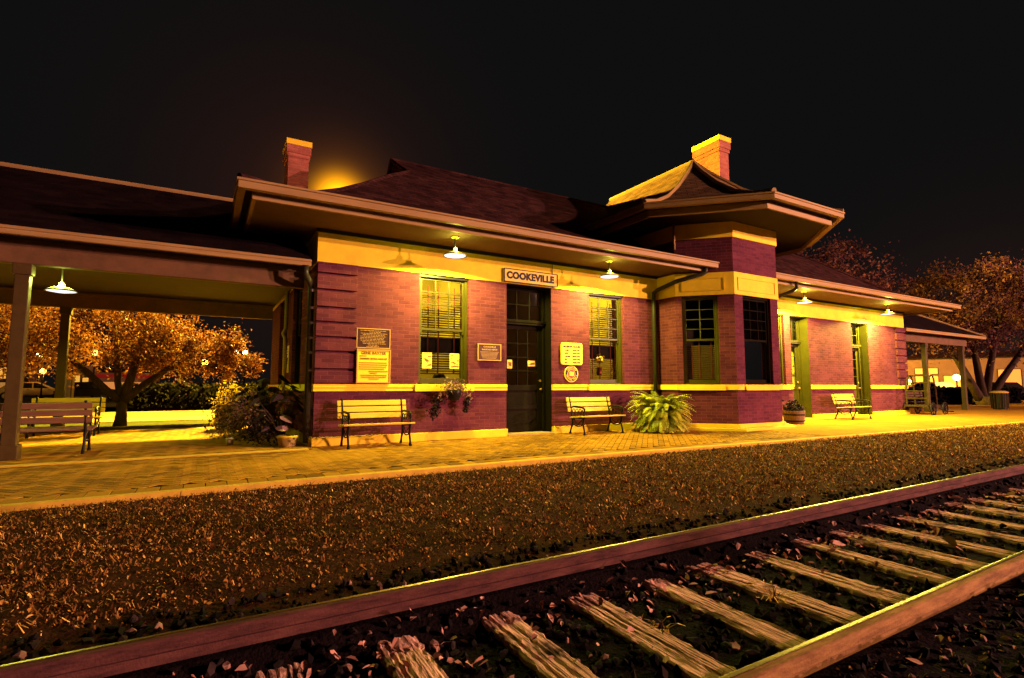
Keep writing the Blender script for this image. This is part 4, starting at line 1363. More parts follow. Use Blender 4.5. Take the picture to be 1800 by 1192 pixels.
notice("paper poster behind the lower left glass of the left window", 3.88, 1.46, .21, .33, FY + .17)
notice("paper poster behind the lower right glass of the left window", 4.50, 1.46, .22, .33, FY + .17)
notice("small white notice on the left side of the dark front door", 5.99, 1.50, .13, .20, FY + .30)
notice("wide small notice on the right side of the dark front door", 6.55, 1.56, .20, .13, FY + .30)


def hat():
    t = thing("display_hat", "dark brimmed hat shape on the left window ledge inside the glass", "hat", (4.33, FY + .30, 1.18))
    mb = MB(); mb.lathe([(.02, .0), (.20, .0), (.215, .015), (.15, .03), (.14, .09), (.12, .15), (.06, .17), (.002, .172)], (4.36, FY + .42, 1.19), 20); obj("felt", mb, M_BLACK, t, smooth=True)
    mb = MB(); mb.lathe([(.143, .03), (.146, .065), (.141, .067)], (4.36, FY + .42, 1.19), 20, False); obj("band", mb, M_TAPE, t, smooth=True)


hat()


def bouquet(label, x, y, z, mats, n, r, h, pot=True, nm="flower_vase"):
    t = thing(nm, label, "flowers", (x, y, z))
    if pot:
        mb = MB(); mb.lathe([(.05, 0), (.075, .06), (.06, .16), (.065, .2), (.055, .2), (.05, .1)], (x, y, z), 16); obj("vase", mb, M_TAPE, t, smooth=True)
    V = []; F = []; T = []
    for k in range(n):
        d = rng.normal(0, 1, 3); d /= np.linalg.norm(d); p = np.array([x, y, z + h]) + d * r * rng.random() ** .4
        a = rng.normal(0, 1, 3); a /= np.linalg.norm(a); b = np.cross(a, d); s = r * .22
        i = len(V); V += [p - a * s, p + b * s, p + a * s, p - b * s]; F.append((i, i + 1, i + 2, i + 3)); T.append(rng.random())
    o = raw("blooms", np.array(V) - np.array(t.location), np.array(F), mats, t, np.array(T))
    return t


bouquet("bright yellow silk flowers in a vase inside the second window", 8.66, FY + .25, 1.36, M_YFLOWER, 90, .14, .42)


# ================================================================== benches
def make_bench(label, L=1.30, slat=M_SLAT):
    t = thing("park_bench", label, "bench", (0, 0, 0), 0, "slatted iron-framed benches")
    h = L / 2
    mb = loc(MB())
    for k in range(4):        # seat slats
        y = -.20 + .118 * k
        z = .425 - .010 * k
        mb.box(-h, h, y - .05, y + .05, z - .03, z)
    obj("seat", mb, slat, t, bevel=.006)
    for k in range(3):        # back slats, leaning back
        z0 = .50 + .115 * k; lean = .235 + .27 * (z0 - .42)
        mb = loc(MB(Matrix.Translation((0, lean, z0)) @ Matrix.Rotation(R(-13), 4, 'X')))
        mb.box(-h, h, -.014, .014, 0, .098)
        obj("back_slat", mb, slat, t, bevel=.005)
    for s in (-1, 1):
        x = s * (h - .09)
        mb = loc(MB())
        # front leg, back leg (S-curved), back upright, seat rail
        mb.tube([(x, -.24, .01), (x, -.23, .08), (x, -.185, .22), (x, -.20, .34), (x, -.235, .40)], [.026, .019, .02, .024, .026], 8)
        mb.tube([(x, .30, .01), (x, .28, .09), (x, .21, .23), (x, .205, .36), (x, .245, .46), (x, .30, .70), (x, .345, .86)], [.026, .019, .022, .024, .022, .019, .02], 8)
        mb.tube([(x, -.25, .385), (x, 0, .372), (x, .21, .36)], .022, 8)
        mb.tube([(x, -.19, .30), (x, -.12, .20), (x, 0, .175), (x, .12, .20), (x, .20, .30)], .013, 6)
        mb.tube([(x, -.18, .36), (x, 0, .22), (x, .18, .36)], .011, 6)
        mb.box(x - .022, x + .022, -.27, -.21, 0, .025); mb.box(x - .022, x + .022, .275, .335, 0, .025)
        obj("end_frame", mb, M_IRON, t, smooth=True)
        mb = loc(MB())
        pts = [(x, .27, .60), (x, .16, .625), (x, .02, .62), (x, -.12, .615), (x, -.20, .60), (x, -.245, .56), (x, -.23, .51), (x, -.18, .50), (x, -.155, .53), (x, -.18, .555)]
        mb.tube(pts, [.02, .022, .024, .024, .024, .022, .02, .018, .016, .013], 8)
        mb.tube([(x, -.22, .40), (x, -.225, .47), (x, -.2, .52)], .017, 6)
        for k in range(3):
            cy = -.08 + .12 * k
            mb.tube([(x, cy + .045 * math.cos(a), .515 + .06 * math.sin(a)) for a in np.linspace(0, 2 * math.pi, 12)], .009, 5)
        obj("armrest", mb, M_IRON, t, smooth=True)
    return t


b1 = make_bench("slatted bench under the yellow memorial board at the left of the facade")
b1.location = (2.76, 9.66, 0)
GB = []
for (label, x, y, rz, sl) in (("slatted bench between the dark front door and the green fern", 7.93, 9.66, 0, None),
                              ("slatted bench beyond the bay tower, beside the far green door", 18.75, 9.52, 0, None),
                              ("dark backed bench seen from behind, beside the left canopy post", -2.22, 11.25, 180, M_SLAT_D),
                              ("slatted bench facing the camera behind the left canopy bench, before the tree", -2.62, 15.0, 0, None),
                              ("slatted bench beneath the small right canopy", 27.2, 11.5, -50, M_SLAT_D)):
    c = copy_tree(b1); c.location = (x, y, 0); c.rotation_euler = (0, 0, R(rz)); c["label"] = label; GB.append(c)
    if sl:
        for ch in c.children:
            if ch.name.startswith(("seat", "back_slat")):
                ch.data = ch.data.copy(); ch.data.materials.clear(); ch.data.materials.append(sl)


# ================================================================== plants
def fern(label, x, y, r, h):
    t = thing("fern", label, "fern", (x, y, 0))
    mb = MB(); mb.lathe([(.16, 0), (.20, .02), (.24, .26), (.25, .30), (.22, .30), (.20, .25)], (x, y, 0), 20); obj("pot", mb, M_PIPE, t, smooth=True)
    V = []; F = []; T = []
    for k in range(370):
        az = rng.uniform(0, 2 * np.pi); el = rng.uniform(-.15, 1.25); L = r * rng.uniform(.8, 1.15) * (1.25 if el > .8 else 1.0)
        p = np.array([x + .05 * math.cos(az), y + .05 * math.sin(az), .34]); d = np.array([math.cos(az) * math.cos(el), math.sin(az) * math.cos(el), math.sin(el)])
        ns = 19; tn = np.clip(rng.normal(.5, .33), 0, 1)
        for s in range(ns):
            f = s / ns
            d = d + np.array([0, 0, -1.0]) * (.035 + .14 * f) * (1.0 if el > .3 else .7); d /= np.linalg.norm(d)
            q = p + d * L * 1.35 / ns
            if q[2] < .05: q[2] = .05 + .02 * rng.random()
            side = np.cross(d, [0, 0, 1.0]); side /= (np.linalg.norm(side) + 1e-6)
            ll = .088 * math.sin(math.pi * (f * .86 + .12)) ** .7
            up = np.cross(side, d)
            for sg in (-1, 1):
                a = p; tip = p + side * sg * ll + d * ll * .45 - up * ll * .25; wv = d * .019
                i = len(V); V += [a - wv * .4, tip - wv * .3, tip + wv * .7, a + wv * 1.3]; F.append((i, i + 1, i + 2, i + 3)); T.append(np.clip(tn + rng.normal(0, .1) + .25 * (f - .5), 0, 1))
            i = len(V); w2 = side * .004; V += [p - w2, p + w2, q + w2, q - w2]; F.append((i, i + 1, i + 2, i + 3)); T.append(tn * .5)
            p = q
    raw("fronds", np.array(V) - np.array(t.location), np.array(F), M_FERN, t, np.array(T))
    return t


fern("large bright green potted fern with arching fronds left of the bay", 9.52, 9.22, .53, .8)


def leaf_cloud(centers, n, size, spread, big=1.0, droop=0.0):
    """leaf quads around clump centres; returns V, F, T"""
    C = np.array(centers, float); k = rng.integers(0, len(C), n)
    P = C[k, :3] + rng.normal(0, 1, (n, 3)) * (C[k, 3:4] if C.shape[1] > 3 else spread)
    a = rng.normal(0, 1, (n, 3)); a[:, 2] -= droop; a /= np.linalg.norm(a, axis=1)[:, None]
    b = np.cross(a, rng.normal(0, 1, (n, 3))); b /= np.linalg.norm(b, axis=1)[:, None]
    s = (size * rng.uniform(.55, 1.4, n))[:, None]
    V = np.stack([P - a * s, P + b * s * .5, P + a * s, P - b * s * .5], 1)
    T = np.clip(rng.random(len(C))[k] * .5 + rng.random(n) * .5, 0, 1)
    return V.reshape(-1, 3), np.arange(n * 4).reshape(-1, 4), T


def leafy(name, label, cat, x, y, centers, n, size, mat, part="foliage", stems=None, group=None, z=0, droop=0):
    t = thing(name, label, cat, (x, y, z), 0, group)
    V, F, T = leaf_cloud(centers, n, size, .1, droop=droop)
    raw(part, V - np.array(t.location), F, mat, t, T)
    if stems:
        mb = MB()
        for s in stems: mb.tube(s[0], s[1], 6)
        obj("stem", mb, M_BARK, t)
    return t


# trailing flower bowl on the wall below the left window
t = thing("wall_planter", "dark wall bowl spilling pale trailing flowers below the left window sill", "planter", (4.40, FY - .05, .8))
mb = MB(); mb.lathe([(.02, 0), (.10, .03), (.145, .12), (.16, .22), (.15, .24), (.13, .22)], (4.42, FY - .26, .78), 20); obj("bowl", mb, M_IRON, t, smooth=True)
V, F, T = leaf_cloud([(4.42 + .15 * math.cos(a), FY - .27 + .1 * math.sin(a), 1.08 + .05 * math.sin(3 * a), .062) for a in np.linspace(0, 6.2, 14)] + [(4.2, FY - .28, 1.0, .06), (4.68, FY - .27, .98, .06), (4.12, FY - .28, .9, .05), (4.73, FY - .27, .86, .05)], 700, .022, .05)
raw("blooms", V - np.array(t.location), F, M_BLOOM, t, T)
V, F, T = leaf_cloud([(4.07, FY - .25, .80, .06), (4.03, FY - .25, .68, .055), (4.02, FY - .24, .58, .06), (4.00, FY - .24, .52, .045), (4.72, FY - .22, .72, .035), (4.70, FY - .22, .60, .03), (4.72, FY - .25, .82, .04)], 520, .03, .05)
raw("trailing_leaves", V - np.array(t.location), F, M_SHRUB, t, T)


def barrel(label, x, y, r, h, cents, n, mat, size=.04):
    t = thing("barrel_planter", label, "planter", (x, y, 0))
    mb = MB(); mb.lathe([(r * .82, 0), (r * .92, h * .3), (r, h * .75), (r * 1.02, h), (r * .92, h), (r * .9, h * .9)], (x, y, 0), 24); obj("barrel", mb, M_BARREL, t)
    for f in (.22, .70):
        rr = r * (.82 + .2 * f) + .012
        mb = MB(); mb.lathe([(rr, h * f - .02), (rr + .004, h * f - .02), (rr + .01, h * f + .02), (rr, h * f + .02)], (x, y, 0), 24, False); obj("hoop", mb, M_IRON, t)
    V, F, T = leaf_cloud([(x + a, y + b, h + c, d) for a, b, c, d in cents], n, size, .1)
    raw("foliage", V - np.array(t.location), F, mat, t, T)
    return t


barrel("half barrel planter with dark plants behind the bay corner", 14.95, 9.25, .30, .38, [(-.12, 0, .06, .08), (.1, 0, .08, .09), (.22, -.05, .02, .06), (0, .1, .12, .08)], 420, M_SHRUB, .05)

# planting beside the end wall
def bigleaf(label, x, y, h, n, ls, mat, group="plants in the bed by the end wall"):
    t = thing("leafy_plant", label, "plant", (x, y, 0), 0, group)
    V = []; F = []; T = []; mb = MB()
    for k in range(n):
        az = rng.uniform(0, 2 * np.pi); r = h * rng.uniform(.15, .55); hz = h * rng.uniform(.35, 1.05)
        top = Vector((x + r * math.cos(az), y + r * math.sin(az), hz))
        mb.tube([(x, y, 0), (x + r * .35 * math.cos(az), y + r * .35 * math.sin(az), hz * .6), tuple(top)], [.012, .009, .006], 5)
        d = np.array([math.cos(az), math.sin(az), rng.uniform(-1.1, .2)]); d /= np.linalg.norm(d); sd = np.array([-math.sin(az), math.cos(az), 0])
        L = ls * rng.uniform(.6, 1.2); p = np.array(top)
        nrm = np.cross(d, sd); i = len(V)
        outline = [(0, 0), (-.12, .20), (.02, .40), (.30, .42), (.62, .26), (1.0, 0), (.62, -.26), (.30, -.42), (.02, -.40), (-.12, -.20)]
        V += [p + d * L * a + sd * L * b - nrm * abs(b) * L * .35 for a, b in outline] + [p + d * L * .3]
        tn = rng.random() ** 2
        for q in range(10): F.append((i + q, i + (q + 1) % 10, i + 10)); T.append(tn)
    Fa = np.array([f[:3] for f in F])
    raw("leaves", np.array(V) - np.array(t.location), Fa, mat, t, np.array(T))
    obj("stems", mb, M_BARK, t)
    return t


bigleaf("tall dark broad leaved plant at the depot's left corner", 1.25, 10.75, 1.0, 26, .24, M_MAUVE)
bigleaf("broad leaved plant reaching above the belt course by the end wall", 1.15, 11.7, 1.25, 30, .26, M_SHRUB)
bigleaf("broad leaved plant in the middle of the bed under the poster", .95, 13.0, 1.15, 30, .30, M_MAUVE)
leafy("shrub", "low dusky purple leaved shrub at the outer edge of the bed", "shrub", .55, 12.4, [(.55 + .25 * math.cos(a), 12.4 + .35 * math.sin(a), .35 + .2 * math.sin(2 * a), .13) for a in np.linspace(0, 6, 9)], 1100, .035, M_MAUVE)
leafy("shrub", "small white speckled shrub low in the bed near the corner", "shrub", 1.0, 10.9, [(.95 + .16 * math.cos(a), 10.75 + .18 * math.sin(a), .28 + .14 * math.sin(2 * a), .09) for a in np.linspace(0, 6, 8)], 700, .026, M_SHRUB)
leafy("shrub", "dark twiggy shrub behind the bed by the far end of the wall", "shrub", .9, 14.6, [(.9 + .3 * math.cos(a), 14.6 + .4 * math.sin(a), .55 + .3 * math.sin(2 * a), .16) for a in np.linspace(0, 6, 9)], 1300, .04, M_SHRUB)
leafy("flower_clump", "bright yellow flowering clump against the end wall belt", "flowers", .9, 13.0, [(.85, 12.3, .92, .12), (.85, 12.6, .80, .13), (.80, 12.1, .74, .1)], 520, .03, M_YFLOWER, "blooms", [([(1.15, 13.5, 0), (1.15, 13.5, .6)], .02)])
leafy("flower_clump", "pale pinkish flowering clump between the broad leaved plants by the end wall", "flowers", .95, 11.4, [(.75 + .2 * math.cos(a), 11.2 + .3 * math.sin(a), .62 + .16 * math.sin(2 * a), .10) for a in np.linspace(0, 6, 8)], 620, .028, M_BLOOM, "blooms", [([(.95, 11.4, 0), (.8, 11.25, .5)], .02)])
t = thing("flower_pot", "small pale clay pot at the foot of the depot's left corner", "pot", (1.28, 10.42, 0))
mb = MB(); mb.lathe([(.11, 0), (.14, .02), (.17, .16), (.175, .20), (.15, .20), (.14, .16)], (1.33, 10.38, 0), 20); obj("clay_body", mb, M_WALK, t, smooth=True)
mb = MB(); mb.lathe([(.176, .16), (.188, .165), (.188, .20), (.176, .205)], (1.33, 10.38, 0), 20, False); obj("rim", mb, M_CURB, t, smooth=True)
t = thing("flower_pot", "tiny white pot at the end of the bed beside the paving", "pot", (.45, 11.2, 0))
mb = MB(); mb.lathe([(.04, 0), (.055, .01), (.07, .11), (.075, .13), (.065, .13), (.06, .1)], (.45, 11.2, 0), 16); obj("clay_body", mb, M_WHITE, t, smooth=True)
# stump planter with glowing plants and arched trellis
t = barrel("rough stump planter crowded with pale plants at the edge of the left paving", .62, 15.5, .34, .62, [(-.2, 0, .1, .12), (.1, -.1, .15, .13), (.2, .1, .2, .12), (-.05, 0, .35, .12), (-.25, -.1, -.15, .12), (-.3, 0, -.35, .1)], 1100, M_YFLOWER, .035)
t = thing("wire_trellis", "thin arched wire trellis standing between stump planter and end wall", "trellis", (1.1, 15.9, 0))
mb = MB()
for k in range(4):
    cx = .75 + .26 * k
    mb.tube([(cx - .14, 15.95, 0), (cx - .13, 15.95, .8), (cx - .06, 15.95, 1.02), (cx + .06, 15.95, 1.02), (cx + .13, 15.95, .8), (cx + .14, 15.95, 0)], .012, 6)
mb.tube([(.55, 15.95, 1.05), (1.7, 15.95, 1.07)], .012, 6)
obj("wire", mb, M_FASCIA, t)

# ================================================================== luggage cart
def cart():
    x, y = 24.4, 9.75
    t = thing("luggage_cart", "old platform luggage cart with tall curved frame under the right canopy edge", "luggage cart", (x, y, 0))
    mb = MB(); mb.box(x - .75, x + .75, y - .40, y + .40, .30, .37); mb.box(x - .75, x + .75, y - .42, y - .36, .24, .30); mb.box(x - .75, x + .75, y + .36, y + .42, .24, .30)
    obj("deck", mb, M_DKWOOD, t, bevel=.006)
    for wx in (-.5, .5):
        for s in (-1, 1):
            mb = MB(); c = (x + wx, y + s * .46)
            n = 20; r = .23
            ring = [(c[0] + r * math.cos(2 * math.pi * k / n), c[1], .23 + r * math.sin(2 * math.pi * k / n)) for k in range(n + 1)]
            mb.tube(ring, .025, 6); mb.tube([(c[0], c[1] - .04, .23), (c[0], c[1] + .04, .23)], .045, 10)
            for k in range(8):
                a = math.pi * k / 4; mb.tube([(c[0], c[1], .23), (c[0] + r * math.cos(a), c[1], .23 + r * math.sin(a))], .012, 5)
            obj("wheel", mb, M_IRON, t)
    mb = MB()
    for s in (-1, 1):
        yy = y + s * .36
        mb.tube([(x - .6, yy, .37), (x - .58, yy, .9), (x - .5, yy, 1.25), (x - .36, yy, 1.45), (x - .18, yy, 1.52)], .035, 8)
        mb.tube([(x + .1, yy, .37), (x + .06, yy, .95), (x - .05, yy, 1.38), (x - .18, yy, 1.52)], .03, 8)
    for z, xx in ((.62, -.59), (.9, -.58), (1.22, -.51), (1.5, -.2)):
        mb.tube([(x + xx, y - .36, z), (x + xx, y + .36, z)], .028, 8)
    obj("stake_frame", mb, M_DKWOOD, t)
    mb = MB(); mb.tube([(x + .75, y, .28), (x + 1.2, y - .1, .16), (x + 1.6, y - .15, .08)], .02, 6); mb.tube([(x + 1.6, y - .33, .08), (x + 1.6, y + .03, .08)], .022, 6)
    obj("tow_handle", mb, M_IRON, t)


cart()

# ================================================================== trees
def tree(name, label, x, y, trunk, crown, n, ls, mat, group=None):
    t = thing(name, label, "tree", (x, y, 0), 0, group)
    mb = MB()
    for pts, rad in trunk:
        mb.tube([(x + a, y + b, c) for a, b, c in pts], rad, 10)
    obj("trunk", mb, M_BARK, t, smooth=True)
    # crown: clump centres spread through ellipsoids
    C = []
    for (cx, cy, cz, rx, ry, rz, k, sp) in crown:
        for _ in range(k):
            d = rng.normal(0, 1, 3); d /= np.linalg.norm(d); q = rng.uniform(.25, 1.0) ** .45
            C.append((x + cx + d[0] * rx * q, y + cy + d[1] * ry * q, cz + d[2] * rz * q, sp * rng.uniform(.6, 1.3)))
    V, F, T = leaf_cloud(C, n, ls, .2)
    raw("crown", V - np.array(t.location), F, mat, t, T)
    return t


tree("shade_tree", "low spreading tree with forked trunk glowing orange behind the left canopy", -2.0, 18.3,
     [([(0, 0, -.02), (.02, 0, .35), (.0, 0, .72)], [.17, .13, .125]),
      ([(0, 0, .66), (-.35, -.1, 1.0), (-.8, -.2, 1.5), (-1.5, .3, 2.1), (-2.3, .5, 2.6)], [.11, .09, .08, .06, .03]),
      ([(0, 0, .66), (-.12, .1, 1.2), (-.2, .4, 1.9), (-.35, .7, 2.9)], [.10, .085, .08, .04]),
      ([(.02, 0, .66), (.18, -.05, 1.3), (.25, .4, 2.0), (.4, .9, 2.9)], [.12, .11, .10, .04]),
      ([(.02, 0, .64), (.5, .1, 1.15), (1.0, .7, 1.6), (1.6, 1.1, 2.0), (2.2, 1.3, 2.3)], [.11, .095, .08, .055, .03])],
     [(-.7, .7, 2.55, 2.9, 1.6, 1.15, 130, .19), (1.6, 1.2, 2.15, 1.7, .7, .9, 60, .16), (-2.2, .2, 2.4, 1.4, 1.3, 1.0, 40, .19), (2.8, 1.2, 1.7, .75, .5, .5, 18, .12)], 30000, .046, M_CROWN_L)
tree("shade_tree", "leafy tree top rising behind the roof right of the bay tower", 62.0, 33.0,
     [([(0, 0, 0), (0, 0, 6), (.5, 0, 11)], [.4, .3, .15])],
     [(0, 0, 12.8, 6.0, 5, 4.6, 80, .75), (4.5, -2, 11.0, 4, 4, 3.4, 40, .7), (-6.5, 3, 14.5, 2.6, 3, 2.8, 26, .5)], 15000, .17, M_CROWN_D)
tree("shade_tree", "large multi-stemmed tree at the right edge beyond the small canopy", 39.5, 12.8,
     [([(0, 0, -.05), (0, 0, .5)], [.62, .5]),
      ([(-.3, .1, .3), (-.9, .4, 1.6), (-1.6, .8, 3.2), (-2.2, 1, 5.0)], [.26, .2, .16, .08]),
      ([(-.1, 0, .3), (-.3, .1, 2.0), (-.5, .2, 4.0), (-.6, .3, 6)], [.24, .19, .15, .07]),
      ([(.1, 0, .3), (.4, -.2, 2.0), (.9, -.5, 4.2), (1.2, -.8, 6)], [.24, .19, .14, .06]),
      ([(.3, -.1, .3), (1.0, -.5, 1.4), (2.2, -1.1, 3.0), (3.4, -1.8, 4.6)], [.24, .2, .15, .08])],
     [(0, 0, 6.0, 3.9, 3.6, 2.6, 120, .34), (2.9, -1.6, 5.6, 2.2, 2.4, 2.8, 54, .34), (-2.2, 1.2, 4.2, 1.2, 1.4, 1.4, 24, .36)], 24000, .085, M_CROWN_D)
tree("street_tree", "small dark tree in the street strip behind the left tree", -1.2, 33.5, [([(0, 0, -.1), (0, 0, 2.2)], [.11, .08])],
     [(0, 0, 3.1, 1.5, 1.3, 1.0, 24, .25)], 2500, .08, M_CROWN_D, "young street trees")
tree("street_tree", "small dark tree just left of the yellow street light", -2.4, 34.0, [([(0, 0, -.1), (0, 0, 2.2)], [.11, .08])],
     [(0, 0, 3.1, 1.4, 1.2, 1.0, 24, .25)], 2500, .08, M_CROWN_D, "young street trees")


# ================================================================== hedges
def hedge(label, x0, y0, x1, y1, h, w):
    t = thing("hedge", label, "hedge", ((x0 + x1) / 2, (y0 + y1) / 2, 0))
    d = Vector((x1 - x0, y1 - y0, 0)); L = d.length; d.normalize(); nv = Vector((-d.y, d.x, 0)); ang = math.atan2(d.y, d.x)
    mb = MB(Matrix.Translation((x0, y0, 0)) @ Matrix.Rotation(ang, 4, 'Z')); mb.box(0, L, -w / 2 + .12, w / 2 - .12, -.2, h - .12)
    obj("core", mb, M_HEDGE, t)
    n = int(min(9000, L * 420))
    u = rng.random(n) * L; v = rng.uniform(-w / 2, w / 2, n); z = rng.uniform(0, h, n)
    f = rng.random(n); z = np.where(f < .4, h + rng.normal(0, .05, n), z); v = np.where(f >= .4, np.sign(v) * w / 2 + rng.normal(0, .05, n), v)
    C = np.stack([x0 + d.x * u + nv.x * v, y0 + d.y * u + nv.y * v, z], 1)
    a = rng.normal(0, 1, (n, 3)); a /= np.linalg.norm(a, axis=1)[:, None]; b = np.cross(a, rng.normal(0, 1, (n, 3))); b /= np.linalg.norm(b, axis=1)[:, None]
    s = rng.uniform(.05, .12, n)[:, None]
    V = np.stack([C - a * s, C + b * s * .6, C + a * s, C - b * s * .6], 1).reshape(-1, 3)
    raw("foliage", V - np.array(t.location), np.arange(n * 4).reshape(-1, 4), M_HEDGE, t, rng.random(n))


hedge("long dark clipped hedge across the street behind the left tree", -3.5, 33.0, 6.0, 33.0, 1.15, 1.6)
hedge("dark clipped hedge behind the bench under the right canopy", 33.5, 15.5, 46.0, 13.5, .92, 1.2)

# ================================================================== street lamps and lights
def street_lamp(label, x, y, zl, col, power, r=.16, kind=1, es=30.0, group="lit street lamps"):
    t = thing("street_lamp", label, "street lamp", (x, y, 0), 0, group)
    mb = MB(); mb.tube([(x, y, -.1), (x, y, .5), (x, y, zl - r)], [.09, .06, .045], 8); mb.lathe([(.12, -.1), (.13, .15), (.08, .35)], (x, y, 0), 10)
    obj("pole", mb, M_IRON, t)
    mb = MB(); mb.ball((x, y, zl), r, 14); obj("globe", mb, emit("globe_glow_%d" % len(MATS), col, es), t, smooth=True)
    mb = MB(); mb.lathe([(.10, -r - .02), (.07, -r + .03)], (x, y, zl), 10); obj("collar", mb, M_IRON, t)
    if power:
        L = bpy.data.lights.new("globe_light", 'POINT'); L.energy = power; L.color = col; L.shadow_soft_size = r * 1.05
        lo = bpy.data.objects.new("globe_light", L); COL.objects.link(lo); lo.parent = t; lo.location = (0, 0, zl + r + .25)
    return t


def mast_lamp(label, x, y, z, aim, col, power, spot=160):
    t = thing("mast_street_lamp", label, "street lamp", (x, y, 0), 0, "tall mast street lamps")
    d = Vector((aim[0] - x, aim[1] - y, 0)).normalized()
    mb = MB(); mb.tube([(x, y, -.2), (x, y, 3), (x, y, z - .6), (x + d.x * .5, y + d.y * .5, z + .05), (x + d.x * 1.3, y + d.y * 1.3, z + .12)], [.13, .10, .07, .05, .04], 10); obj("mast", mb, M_IRON, t)
    hx, hy = x + d.x * 1.6, y + d.y * 1.6
    mb = MB(frame_M((hx, hy, z + .08), math.atan2(d.y, d.x))); mb.box(-.38, .38, -.16, .16, .0, .14); obj("lamp_head", mb, M_IRON, t, bevel=.05)
    mb = MB(frame_M((hx, hy, z + .04), math.atan2(d.y, d.x))); mb.box(-.30, .30, -.13, .13, .0, .038); obj("lens", mb, emit("mast_lens_%d" % len(MATS), col, 12), t)
    L = bpy.data.lights.new("mast_light", 'SPOT'); L.energy = power; L.color = col; L.spot_size = R(spot); L.spot_blend = .25; L.shadow_soft_size = .3
    lo = bpy.data.objects.new("mast_light", L); COL.objects.link(lo); lo.parent = t
    lo.location = (hx - x, hy - y, z - .05)
    dv = Vector((aim[0] - hx, aim[1] - hy, aim[2] - z)); lo.rotation_euler = dv.to_track_quat('-Z', 'Y').to_euler()
    return t


# behind the depot: throws the building's shadow on the left paving, lights chimneys and tower roof
mast_lamp("tall sodium street lamp hidden behind the depot roof, glowing beside the left chimney", 5.9, 31.5, 11.2, (2.0, 14.0, 2.0), C_SODIUM, P_SODIUM)
# across the tracks, behind the photographer, to the right: the warm front light
mast_lamp("tall street lamp across the tracks to the right, outside the view", 60.0, -40.0, 10.0, (10, 9, 2.5), C_STREET, P_STREET)

mast_lamp("added fill lamp on a mast far behind the right wing of the depot, hidden by its roof", 46.0, 22.5, 6.6, (60, 30, 9), (1, .5, .08), 14000, 150)  # added lamp, kept behind the roof, to light the right-hand trees
mast_lamp("added fill lamp on a shorter mast beside the track to the right, outside the view", 23.0, -12.0, 8.0, (6, 5, 0), (1, .48, .32), 40000, 150)  # added unseen lamp that brightens the ties and rail sides
street_lamp("greenish white street light seen just right of the left canopy post", -14.2, 68.0, 4.1, (.75, 1.0, .35), 0, .28, es=14)
street_lamp("orange street light above the white parked car", -11.4, 56.0, 2.3, (1, .45, .05), 60, .22, es=14)
street_lamp("orange street light behind the rear canopy post", -9.0, 62.0, 4.2, (1, .55, .08), 0, .25, es=8)
street_lamp("yellow street light shining through the orange tree crown", -.05, 42.0, 2.75, (1, .62, .08), 900, .20, es=30)
street_lamp("left of the twin white globe lights near the end wall", 1.55, 36.0, 3.15, (1, .75, .25), 150, .13, es=18)
street_lamp("right of the twin white globe lights near the end wall", 2.05, 36.0, 3.15, (1, .75, .25), 150, .13, es=18)
street_lamp("brightest yellow street light under the right canopy, near its end post", 47.5, 16.9, 1.72, (1, .72, .12), 700, .22, es=30)
street_lamp("yellow light beside the brightest one, just above its right", 48.5, 16.7, 2.1, (1, .7, .1), 0, .16, es=12)
street_lamp("greenish yellow light low beside the depot's right corner", 52.0, 21.9, 1.45, (.9, 1, .15), 60, .24, es=12)
street_lamp("yellow light higher beside the depot's right corner", 60.0, 25.3, 2.6, (1, .72, .1), 0, .30, es=16)
street_lamp("small yellow light midway between the right canopy posts", 46.0, 18.0, 1.8, (1, .75, .1), 0, .14, es=10)
street_lamp("pair of high amber lights at the right canopy's end, left one", 60.0, 20.6, 6.2, (1, .6, .05), 0, .26, es=8)
street_lamp("pair of high amber lights at the right canopy's end, right one", 60.0, 20.0, 6.2, (1, .6, .05), 0, .22, es=8)


